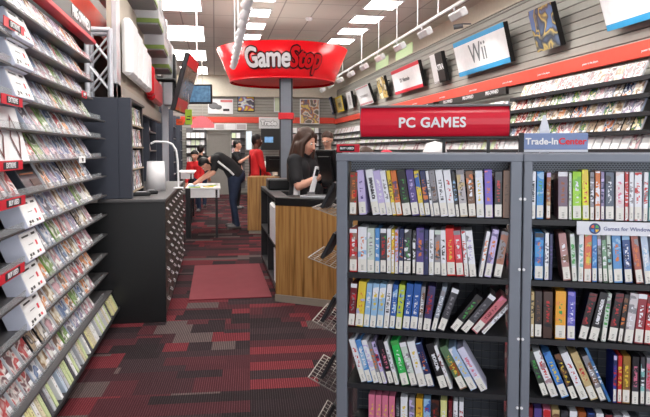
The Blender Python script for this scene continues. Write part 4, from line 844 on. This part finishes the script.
# yellow-green and orange hanging cards, red items left
for px, py, dd, m_, lab, ww, hh_ in ((188.5, 117, 10.0, M['green'], 'lime green hanging card below the tilted television', .11, .24), (180, 122, 9.6, mat('orange_card', (226, 90, 50), .5), 'small orange red card hanging on the left displays', .12, .09)):
    p = on_d(px, py, dd); o = thing('hanging_card', lab, 'sign', p, -.2); MB().bbox((-ww/2, 0, -hh_/2), (ww/2, .01, hh_/2), m_, .002).build('card', o); MB().tube((0, .005, hh_/2), (0, .005, hh_/2+.25), .003, M['wire'], n=5).build('hanger_wire', o); MB().box((-ww*.3, -.002, -hh_*.2), (ww*.25, 0, -hh_*.12), M['dark']).box((-ww*.2, -.002, 0), (ww*.3, 0, hh_*.06), M['dark']).build('card_print', o)
# red curved shape in the back left
a = on_d(191, 126, 17.5); b = on_d(214, 126, 17.5)
o = thing('red_curved_shape', 'soft red curved shape over the back left counters', 'sign', (a.x, a.y, a.z), -YAW)
g = MB(); n = 14; wv = (b-a).length; rm = mat('soft_red', (226, 120, 130), .3)
for k in range(n):
    u0, u1 = k/n, (k+1)/n; z0, z1 = .32*sin(PI*(.1+.9*u0)), .32*sin(PI*(.1+.9*u1)); g.box((wv*u0, 0, -.05), (wv*u1, .05, max(z0, z1)*.8+.02), rm)
g.build('curved_face', o); MB().tube((wv*.5, .02, .25), (wv*.5, .02, ZC-a.z), .008, M['wire']).build('hanging_rod', o)
# left side bays beyond the counter
for i, (y0, y1) in enumerate(((9.1, 11.3), (11.6, 14.0), (14.3, 17.0), (17.3, 20.2))):
    o = thing('wall_shelf', 'dark left wall bay of small goods, %s beyond the drawer counter' % ORD[i+1], 'shelf', (XL+.02, y0, 0))
    MB().box((0, 0, 0), (.04, y1-y0, 2.5), mat('bay_back', (110, 104, 104), .7)).box((0, 0, 0), (.5, .03, 2.4), mat('bay_side', (70, 76, 90), .5)).box((0, y1-y0-.03, 0), (.4, y1-y0, 2.4), MATS['bay_side']).build('bay_frame', o)
    for z in (.1, .5, .9, 1.2, 1.5, 1.8, 2.1): MB().box((.04, .03, z-.02), (.4, y1-y0-.03, z), M['grey']).build('shelf_board', o)
    random.seed(20+i); g = MB()
    for z in (.9, 1.2, 1.5, 1.8, 2.1):
        y = .12
        while y < y1-y0-.15:
            X = Matrix.Translation((XL+.34, y0+y, z)) @ Euler((R(-10), 0, PI/2)).to_matrix().to_4x4()
            g.box((-.066, 0, 0), (.066, .02, .186), clear, X); g.quad((-.063, -.001, .003), (.063, -.001, .003), (.063, -.001, .183), (-.063, -.001, .183), random.choice(FM+[MATS['cover_dark_grey_and_tan']]), X); y += .17
    tag(g.build('distant_game_cases'), 'rows of small packaged goods in the %s left wall bay beyond the drawer counter' % ORD[i+1], 'game cases', kind='stuff')
# demo tables on the left
def table(label, x0, x1, y0, y1, z, ap=.1, top=M['white'], legs=None):
    o = thing('display_table', label, 'table', (x0, y0, 0))
    MB().bbox((0, 0, z-.03), (x1-x0, y1-y0, z), M['white'], .004).build('table_top', o)
    MB().box((.02, .01, z-ap), (x1-x0-.02, .03, z-.03), M['white']).box((.02, .03, z-ap), (.04, y1-y0-.02, z-.03), M['white']).build('apron', o)
    for i, (x, y) in enumerate(((.0, .0), (x1-x0-.09, 0), (0, y1-y0-.09), (x1-x0-.09, y1-y0-.09))):
        wd = .085 if i == 0 else .04
        MB().bbox((x, y-.012 if i == 0 else y+.01, 0), (x+wd, y+.08, z-(.005 if i == 0 else .03)), M['blackp'], .004).build('leg', o)
    return o
table('white topped demo table the bent man leans over', -.50, .09, 10.9, 12.4, .86, .17)
for k, (m_, dx, dy, w_) in enumerate(((M['green'], .15, .1, .2), (M['yel'], .38, .18, .15), (M['white'], .28, .35, .2), (M['blue'], .12, .5, .14), (M['green'], .42, .45, .18))):
    o = MB().bbox((-w_/2, -.07, 0), (w_/2, .07, .014), m_, .002).box((-w_*.35, -.04, .0141), (w_*.2, .03, .0148), M['grey']).build('leaflet', None, (-.50+dx, 10.9+dy, .8605), (0, 0, .3*k)); tag(o, '%s leaflet lying on the demo table near the bent man, %s from its front edge' % (('lime', 'yellow', 'white', 'blue', 'lime')[k], ORD[k+1]), 'leaflet', 'leaflets on the demo table')
table('farther white demo table behind the drawer counter by the children', -.78, -.42, 13.2, 14.6, 1.05, .14)
# people-back counter clutter: white cups on low wall right of column
for k, px in enumerate((262, 268, 274, 280, 290)):
    p = on_d(px, 158, 14.2)
    o = thing('paper_stack', 'small white paper stack on the long back counter, %s from left' % ORD[k+1], 'papers', (p.x, p.y, 1.151), .3*k, group='white items on the back counter'); MB().bbox((-.07, -.06, 0), (.07, .06, .10), M['white'], .006).build('sheets', o)
p0 = on_d(256, 160, 14.2); 
o = thing('back_counter', 'long grey counter at the back behind the man in red', 'counter', (p0.x, p0.y-.35, 0), -YAW); MB().bbox((0, 0, 0), (1.0, .6, 1.12), M['grey'], .004).build('counter_body', o); MB().bbox((-.02, -.02, 1.12), (1.02, .62, 1.15), M['cream'], .004).build('counter_top', o)
# ================= PEOPLE =================
def voxel_mesh(caps, name, voxel, smooth=6):
    """caps: (p0, p1, r0, r1, material). One continuous skin grown over tapered limbs."""
    mb = MB()
    for p0, p1, r0, r1, m in caps:
        mb.ball(p0, r0, m, 10); mb.ball(p1, r1, m, 10)
        if (Vector(p1)-Vector(p0)).length > 1e-4: mb.tube(p0, p1, r0, m, r1=r1, n=14)
    me = mb.mesh('tmp'); o = bpy.data.objects.new('tmp', me); C.objects.link(o)
    a = o.modifiers.new('r', 'REMESH'); a.mode = 'VOXEL'; a.voxel_size = voxel; a.use_smooth_shade = True
    b = o.modifiers.new('s', 'SMOOTH'); b.iterations = smooth; b.factor = .5
    bpy.context.view_layer.update()
    out = bpy.data.meshes.new_from_object(o.evaluated_get(bpy.context.evaluated_depsgraph_get())); bpy.data.objects.remove(o)
    out.name = name; out.materials.clear()
    mats = []
    for c in caps:
        if c[4] not in mats: mats.append(c[4])
    for m in mats: out.materials.append(m)
    n = len(out.polygons); cen = np.empty(n*3); out.polygons.foreach_get('center', cen); cen = cen.reshape(-1, 3)
    best = np.full(n, 1e9); idx = np.zeros(n, dtype=np.int32)
    for p0, p1, r0, r1, m in caps:
        p0 = np.array(p0); d = np.array(p1)-p0; L2 = max(1e-9, d.dot(d)); t = np.clip((cen-p0).dot(d)/L2, 0, 1)
        dist = np.linalg.norm(cen-(p0+t[:, None]*d), axis=1)-(r0+(r1-r0)*t)
        k = dist < best; best[k] = dist[k]; idx[k] = mats.index(m)
    out.polygons.foreach_set('material_index', idx); out.polygons.foreach_set('use_smooth', [True]*n); out.update(); return out
def V3(*a): return Vector(a)
def head_caps(hc, f, u, skin):
    f = f.normalized(); s = f.cross(u).normalized(); u = s.cross(f).normalized()
    c = [(hc-f*.018+u*.028, hc-f*.018+u*.028, .090, .090, skin), (hc+f*.018-u*.02, hc+f*.018-u*.03, .074, .07, skin), (hc+f*.03-u*.075, hc+f*.042-u*.092, .05, .034, skin), (hc+f*.086+u*.002, hc+f*.103-u*.038, .010, .014, skin)]
    for k in (-1, 1): c.append((hc+s*.084*k-u*.005, hc+s*.086*k-u*.03, .017, .012, skin))
    return c, s, u
def hand_caps(w, d, nrm, thumb, skin, sc=1.0, curl=.5, fr=.0095):
    d = d.normalized(); nrm = nrm.normalized(); sd = d.cross(nrm).normalized()
    c = []
    for k in (-1, 1): c.append((w+sd*.012*k*sc, w+d*.075*sc+sd*.026*k*sc, .018*sc, .015*sc, skin))
    c.append((w, w+d*.075*sc, .02*sc, .016*sc, skin))
    for i, L_ in enumerate((.072, .082, .077, .060)):
        o = w+d*.080*sc+sd*(.033-.022*i)*sc; d1 = (d+nrm*curl*.5).normalized(); d2 = (d+nrm*curl*1.6).normalized()
        c.append((o, o+d1*L_*.5*sc, fr, fr*.95, skin)); c.append((o+d1*L_*.5*sc, o+d1*L_*.5*sc+d2*L_*.5*sc, fr*.95, fr*.8, skin))
    o = w+d*.02*sc+sd*.026*thumb*sc; d1 = (d*.7+sd*thumb*.7+nrm*.2).normalized(); d2 = (d+sd*thumb*.2+nrm*.4).normalized()
    c.append((o, o+d1*.045*sc, .013*sc, .011*sc, skin)); c.append((o+d1*.045*sc, o+d1*.045*sc+d2*.03*sc, .011*sc, .009*sc, skin)); return c
def person(label, loc, rz, j, top, bottom, skin, shoe=None, sleeve=.65, voxel=.011, hair=None, hairm=None, sc=1.0, bulk=1.0, extra=None, child_parts=None, legs=True, fr=.0095, handn=None, curl=.5):
    o = thing('person', label, 'person', loc, rz)
    c = []
    P, W, CH, N, HC, f = j['pelvis'], j['waist'], j['chest'], j['neck'], j['head'], j['f']
    side = V3(1, 0, 0)
    hp = j.get('side', side)
    for k in (-1, 1):
        c.append((P+hp*.07*k, W+hp*.055*k, .115*bulk, .10*bulk, top)); c.append((W+hp*.055*k, CH+hp*.075*k, .10*bulk, .108*bulk, top))
    c.append((P-(W-P).normalized()*.02+hp*.06, P-(W-P).normalized()*.02-hp*.06, .12*bulk, .12*bulk, bottom))
    c.append((j['shL'], j['shR'], .07*bulk, .07*bulk, top)); c.append((CH, N, .09*bulk, .05, top)); c.append((N, HC-f*.02, .052, .05, skin))
    u = j.get('u', V3(0, 0, 1)); hcaps, s, u2 = head_caps(HC, f, u, skin); c += hcaps
    for S, th in (('L', 1), ('R', -1)):
        sh, el, wr = j['sh'+S], j['el'+S], j['wr'+S]
        if sleeve >= 1:
            c.append((sh, el, .066*bulk, .052, top)); c.append((el, wr, .05, .04, top))
        else:
            q = sh.lerp(el, sleeve); c.append((sh, q, .064*bulk, .058, top)); c.append((q, el, .044, .040, skin)); c.append((el, wr, .041, .028, skin))
        hn = (handn or {}).get(S, V3(0, 0, -1)); d = (j.get('hd'+S) or (wr-el)).normalized()
        c += hand_caps(wr+d*.01, d, hn, -th, skin, curl=curl, fr=fr)
    if legs:
        for S in 'LR':
            hi, kn, an = j['hip'+S], j['kn'+S], j['an'+S]
            c.append((hi, kn, .092*bulk, .068, bottom)); c.append((kn, an, .066, .052, bottom))
            ft = j.get('toe'+S) or an+V3(0, .15, -.035)
            c.append((an+V3(0, -.03, -.03), ft, .042, .036, shoe or M['shoe']))
    if extra: c += extra
    put('body', voxel_mesh(c, 'body', voxel), o)
    for k in (-1, 1): MB().ball(HC+f*.080+s*.031*k+u2*.004, .0105, M['eye'], 10).build('eye', o)
    e = MB()
    for k in (-1, 1): e.ball(HC+f*.0885+s*.032*k+u2*.001, .006, M['iris'], 8); e.tube(HC+f*.089+s*.020*k+u2*.024, HC+f*.083+s*.045*k+u2*.022, .0035, hairm or M['hairb'], n=6)
    e.build('irises_and_brows', o)
    e = MB().tube(HC+f*.082-s*.02-u2*.066, HC+f*.086-u2*.067, .005, M['lips'], n=8).tube(HC+f*.086-u2*.067, HC+f*.082+s*.02-u2*.066, .005, M['lips'], n=8); e.build('mouth', o)
    if hair == 'short':
        hc = [(HC-f*.028+u2*.045, HC-f*.034+u2*.02, .094, .09, hairm), (HC+f*.03+u2*.092, HC-f*.04+u2*.09, .03, .05, hairm), (HC-f*.06-u2*.01, HC-f*.05-u2*.05, .06, .045, hairm)]
        put('hair', voxel_mesh(hc, 'hair', .011, 3), o)
    elif hair == 'long':
        hc = [(HC-f*.03+u2*.05, HC-f*.03+u2*.02, .096, .098, hairm), (HC+f*.03+u2*.098, HC-f*.04+u2*.1, .028, .04, hairm), (HC-f*.06, HC-f*.085-u2*.25, .09, .075, hairm), (HC-f*.085-u2*.25, HC-f*.08-u2*.40, .075, .04, hairm)]
        for k in (-1, 1):
            hc += [(HC+s*.05*k+f*.045+u2*.075, HC+s*.088*k+f*.02-u2*.01, .024, .03, hairm), (HC+s*.088*k+f*.015-u2*.01, HC+s*.085*k+f*.03-u2*.16, .032, .038, hairm), (HC+s*.085*k+f*.03-u2*.16, HC+s*.075*k+f*.055-u2*.33, .04, .022, hairm), (HC+s*.08*k-f*.03-u2*.05, HC+s*.085*k-f*.03-u2*.28, .045, .04, hairm)]
        put('hair', voxel_mesh(hc, 'hair', .010, 3), o)
    if child_parts: child_parts(o, j)
    o.scale = (sc, sc, sc); return o
def standing(h=1.7, **k):
    s = h/1.72
    j = dict(pelvis=V3(0, 0, .93), waist=V3(0, -.0, 1.08), chest=V3(0, .0, 1.28), neck=V3(0, -.0, 1.44), head=V3(0, .03, 1.585), f=V3(0, 1, 0), shL=V3(-.175, 0, 1.36), shR=V3(.175, 0, 1.36), elL=V3(-.22, .02, 1.09), elR=V3(.22, .02, 1.09), wrL=V3(-.21, .12, .86), wrR=V3(.21, .12, .86),
             hipL=V3(-.09, 0, .88), hipR=V3(.09, 0, .88), knL=V3(-.10, .02, .48), knR=V3(.10, .02, .48), anL=V3(-.10, -.02, .09), anR=V3(.10, -.02, .09))
    for a in list(j):
        if a != 'f': j[a] = j[a]*s
    for a, v in k.items(): j[a] = v
    return j
# heading: rz such that local +y points to world direction
def face(dx, dy): return math.atan2(-dx, dy)
# --- employee
w0 = on_d(303, 150, 6.86); 
j = standing(1.54, f=V3(.05, .95, -.30), u=V3(0, .30, .95), elR=V3(.22, .10, .98), wrR=V3(.10, .34, 1.10), elL=V3(-.22, .12, .98), wrL=V3(-.06, .34, 1.08), neck=V3(0, .0, 1.27), head=V3(0, .045, 1.40))
def emp(o, j):
    # white side stripe and collar
    m = MB(); 
    for k in (-1,): pass
    rib = []
    for z, x, y in ((1.16, .195, .03), (1.08, .180, .05), (1.00, .172, .05), (.90, .182, .05), (.82, .192, .05)): rib.append((x, y, z))
    for a, b in zip(rib, rib[1:]): m.box((-.03, -.02, 0), (.03, .02, 1), M['stripe'], Matrix.Translation(a) @ (Vector(b)-Vector(a)).to_track_quat('Z', 'Y').to_matrix().to_4x4() @ Matrix.Diagonal((1, .5, (Vector(b)-Vector(a)).length, 1)))
    m.build('shirt_stripe', o)
    MB().lathe([(.066, 0), (.074, .0), (.068, .035), (.060, .035)], M['shirt'], 20, (0, 0, 1.255)).build('collar', o)
    MB().bbox((-.05, .45, 1.1), (.02, .47, 1.22), M['black'], .005).build('handheld_scanner', o)
person('woman with long brown hair in a black polo shirt behind the counter, looking down', (w0.x, w0.y, .02), face(.74, -.67), j, M['shirt'], M['shirt'], M['skin'], sc=1.12, sleeve=.75, hair='long', hairm=M['hair'], voxel=.009, child_parts=emp, handn={'R': V3(-.6, 0, -.3), 'L': V3(.6, 0, -.3)}, curl=.7).name = 'person'
# --- man in red jacket
r0 = on_d(256, 160, 12.1)
j = standing(1.82, f=V3(.3, .95, -.12), elL=V3(-.27, .02, 1.14), wrL=V3(-.30, .25, 1.04), hdL=V3(0, .6, -.8), elR=V3(.25, .05, 1.16), wrR=V3(.16, .22, 1.0))
def redj(o, j):
    MB().box((.236, -.01, .95), (.25, .02, 1.42), M['black'], Matrix.Rotation(R(0), 4, 'Z')).box((-.01, -.135, .95), (.012, -.115, 1.4), M['black']).build('jacket_stripe', o)
person('man in red jacket with dark hair standing at the farther wood counter', (r0.x, r0.y+.0, 0), face(.93, .25), j, M['redj'], M['black'], M['skind'], shoe=M['black'], sleeve=1.1, hair='short', hairm=M['hairb'], voxel=.013, bulk=1.12, child_parts=redj, fr=.012)
# --- bent man
b0 = on_d(235, 226, 12.0)
f_ = V3(0, .75, -.66)
j = dict(pelvis=V3(0, -.02, .97), waist=V3(0, .10, 1.14), chest=V3(0, .27, 1.24), neck=V3(0, .42, 1.25), head=V3(0, .52, 1.16), f=V3(0, .35, -.93), u=V3(0, .93, .35), shL=V3(-.17, .34, 1.25), shR=V3(.17, .34, 1.25), elL=V3(-.20, .40, 1.02), elR=V3(.20, .40, 1.02), wrL=V3(-.14, .64, .87), wrR=V3(.16, .62, .88),
         hipL=V3(-.1, 0, .92), hipR=V3(.1, 0, .92), knL=V3(-.11, .05, .5), knR=V3(.11, .01, .5), anL=V3(-.12, -.02, .09), anR=V3(.12, -.02, .09))
def bent(o, j):
    m = MB(); pts = [(.270, .33, 1.22), (.255, .22, 1.13), (.235, .13, 1.06), (.22, .05, .98)]
    MB().path(pts, .018, M['stripe'], n=8).build('shirt_stripe', o); MB().path([(-x, y, z) for x, y, z in pts], .018, M['stripe'], n=8).build('shirt_stripe', o)
person('man in black shirt and blue jeans bending over the white demo table', (b0.x, b0.y, 0), face(-.98, -.12), j, M['shirt'], M['jeans'], M['skin'], sleeve=.7, hair='short', hairm=M['hairb'], voxel=.013, bulk=1.3, child_parts=bent, fr=.012, sc=1.06)
# --- children at the back left
c0 = on_d(195, 160, 15.2)
j = standing(1.25, f=V3(0, .9, -.3), u=V3(0, .3, .95)); 
hd = j['head']; person('child in a red top with dark hair at the left back tables', (c0.x, c0.y, 0), face(-.3, -.9), standing(1.48, f=V3(0, .93, -.3), u=V3(0, .3, .93)), M['redj'], M['jeans'], M['skin'], sleeve=1.1, hair='short', hairm=M['hairb'], voxel=.014, fr=.013, bulk=.85)
c1 = on_d(200.5, 150, 16.4)
person('dark haired person partly hidden behind the child in red', (c1.x, c1.y, 0), face(.2, .9), standing(1.64), M['shirt'], M['jeans'], M['skin'], sleeve=1.1, hair='short', hairm=M['hairb'], voxel=.015, fr=.013, bulk=.9)
c2_ = on_d(236.5, 145, 15.8)
person('dark haired person in black by the back shelves between the two men', (c2_.x, c2_.y, 0), face(.9, -.3), standing(1.76, wrR=V3(.12, .36, 1.35), elR=V3(.24, .16, 1.2)), M['shirt'], M['shirt'], M['skin'], sleeve=.7, hair='short', hairm=M['hairb'], voxel=.015, fr=.013)
c3 = on_d(328, 140, 9.9)
person('man with glasses in a black shirt at the back beside the game wall', (c3.x, c3.y, 0), face(-.55, -.8), standing(1.80, f=V3(0, .93, -.36), u=V3(0, .36, .93)), M['shirt'], M['shirt'], M['skin'], sleeve=1.1, hair='short', hairm=M['hair'], voxel=.012, fr=.012, bulk=1.05,
       child_parts=lambda o, j: (lambda HC, f, s, u: MB().tube(HC+f*.098-s*.055+u*.004, HC+f*.098+s*.055+u*.004, .004, M['black'], n=6).tube(HC+f*.098-s*.05+u*.004, HC+f*.0-s*.088+u*.004, .004, M['black'], n=6).tube(HC+f*.098+s*.05+u*.004, HC+f*.0+s*.088+u*.004, .004, M['black'], n=6).build('glasses', o))(j['head'], V3(0, .93, -.36), V3(1, 0, 0), V3(0, .36, .93)))
c4 = on_d(310, 140, 8.6)
person('dark haired person standing right behind the woman at the counter', (c4.x, c4.y, 0), face(.2, .95), standing(1.76), M['shirt'], M['shirt'], M['skin'], sleeve=1.1, hair='short', hairm=M['hairb'], voxel=.013, fr=.012)
c5 = on_d(284.5, 147, 13.2)
person('woman with brown hair far back left of the employee', (c5.x, c5.y, 0), face(-.1, -1), standing(1.62), M['cream'], M['jeans'], M['skin'], sleeve=1.1, hair='long', hairm=M['hair'], voxel=.014, fr=.013)
c6 = on_d(390, 150, 7.3)
person('person in a pinkish red top hidden behind the case below the banner', (c6.x, c6.y, 0), face(-.95, .3), dict(j := standing(1.62), head=V3(0, .26, 1.40), neck=V3(0, .16, 1.42), f=V3(0, .6, -.8), u=V3(0, .8, .6), chest=V3(0, .08, 1.33), shL=V3(-.17, .04, 1.42), shR=V3(.17, .04, 1.42)), mat('pinkish_red_shirt', (206, 60, 78), .8), M['jeans'], M['skin'], sleeve=1.1, hair='short', hairm=M['hair'], voxel=.013, fr=.012, bulk=1.25)
c7 = on_d(435, 150, 7.6)
o = thing('display_fixture', 'rounded white fixture just visible between the banner bottom and case top', 'fixture', (c7.x, c7.y, 0)); MB().lathe([(.18, 0), (.18, 1.2), (.16, 1.45), (.10, 1.58), (.001, 1.61)], M['white'], 28).build('fixture_body', o); MB().lathe([(.24, 0), (.24, .05), (.001, .06)], M['grey'], 28).build('base_ring', o)

# ================= LIGHT =================
def spot(p, tgt, e, ang=70):
    l = bpy.data.lights.new('track_lamp_light', 'SPOT'); l.energy = e; l.spot_size = R(ang); l.spot_blend = .8; l.shadow_soft_size = .06; l.color = (1, .97, .92)
    o = bpy.data.objects.new('track_lamp_light', l); C.objects.link(o); o.location = p; o.rotation_euler = (Vector(tgt)-Vector(p)).to_track_quat('-Z', 'Y').to_euler()
for k in range(8): spot((3.15, 5.4+1.6*k, 3.2), (4.1, 5.6+1.6*k, 2.0), 26, 100)
for k in range(4): spot((.25, 3.4+1.3*k, 2.75), (-.95, 3.6+1.2*k, 1.2), 25, 100)
w = bpy.data.worlds.new('world'); bpy.context.scene.world = w; w.use_nodes = True
bg = w.node_tree.nodes['Background']; bg.inputs['Color'].default_value = (.95, .97, 1, 1); bg.inputs['Strength'].default_value = 2.2
sc = bpy.context.scene
sc.view_settings.view_transform = 'Standard'; sc.view_settings.look = 'None'; sc.view_settings.gamma = 1; sc.view_settings.use_curve_mapping = False
sc.view_settings.exposure = 0.4
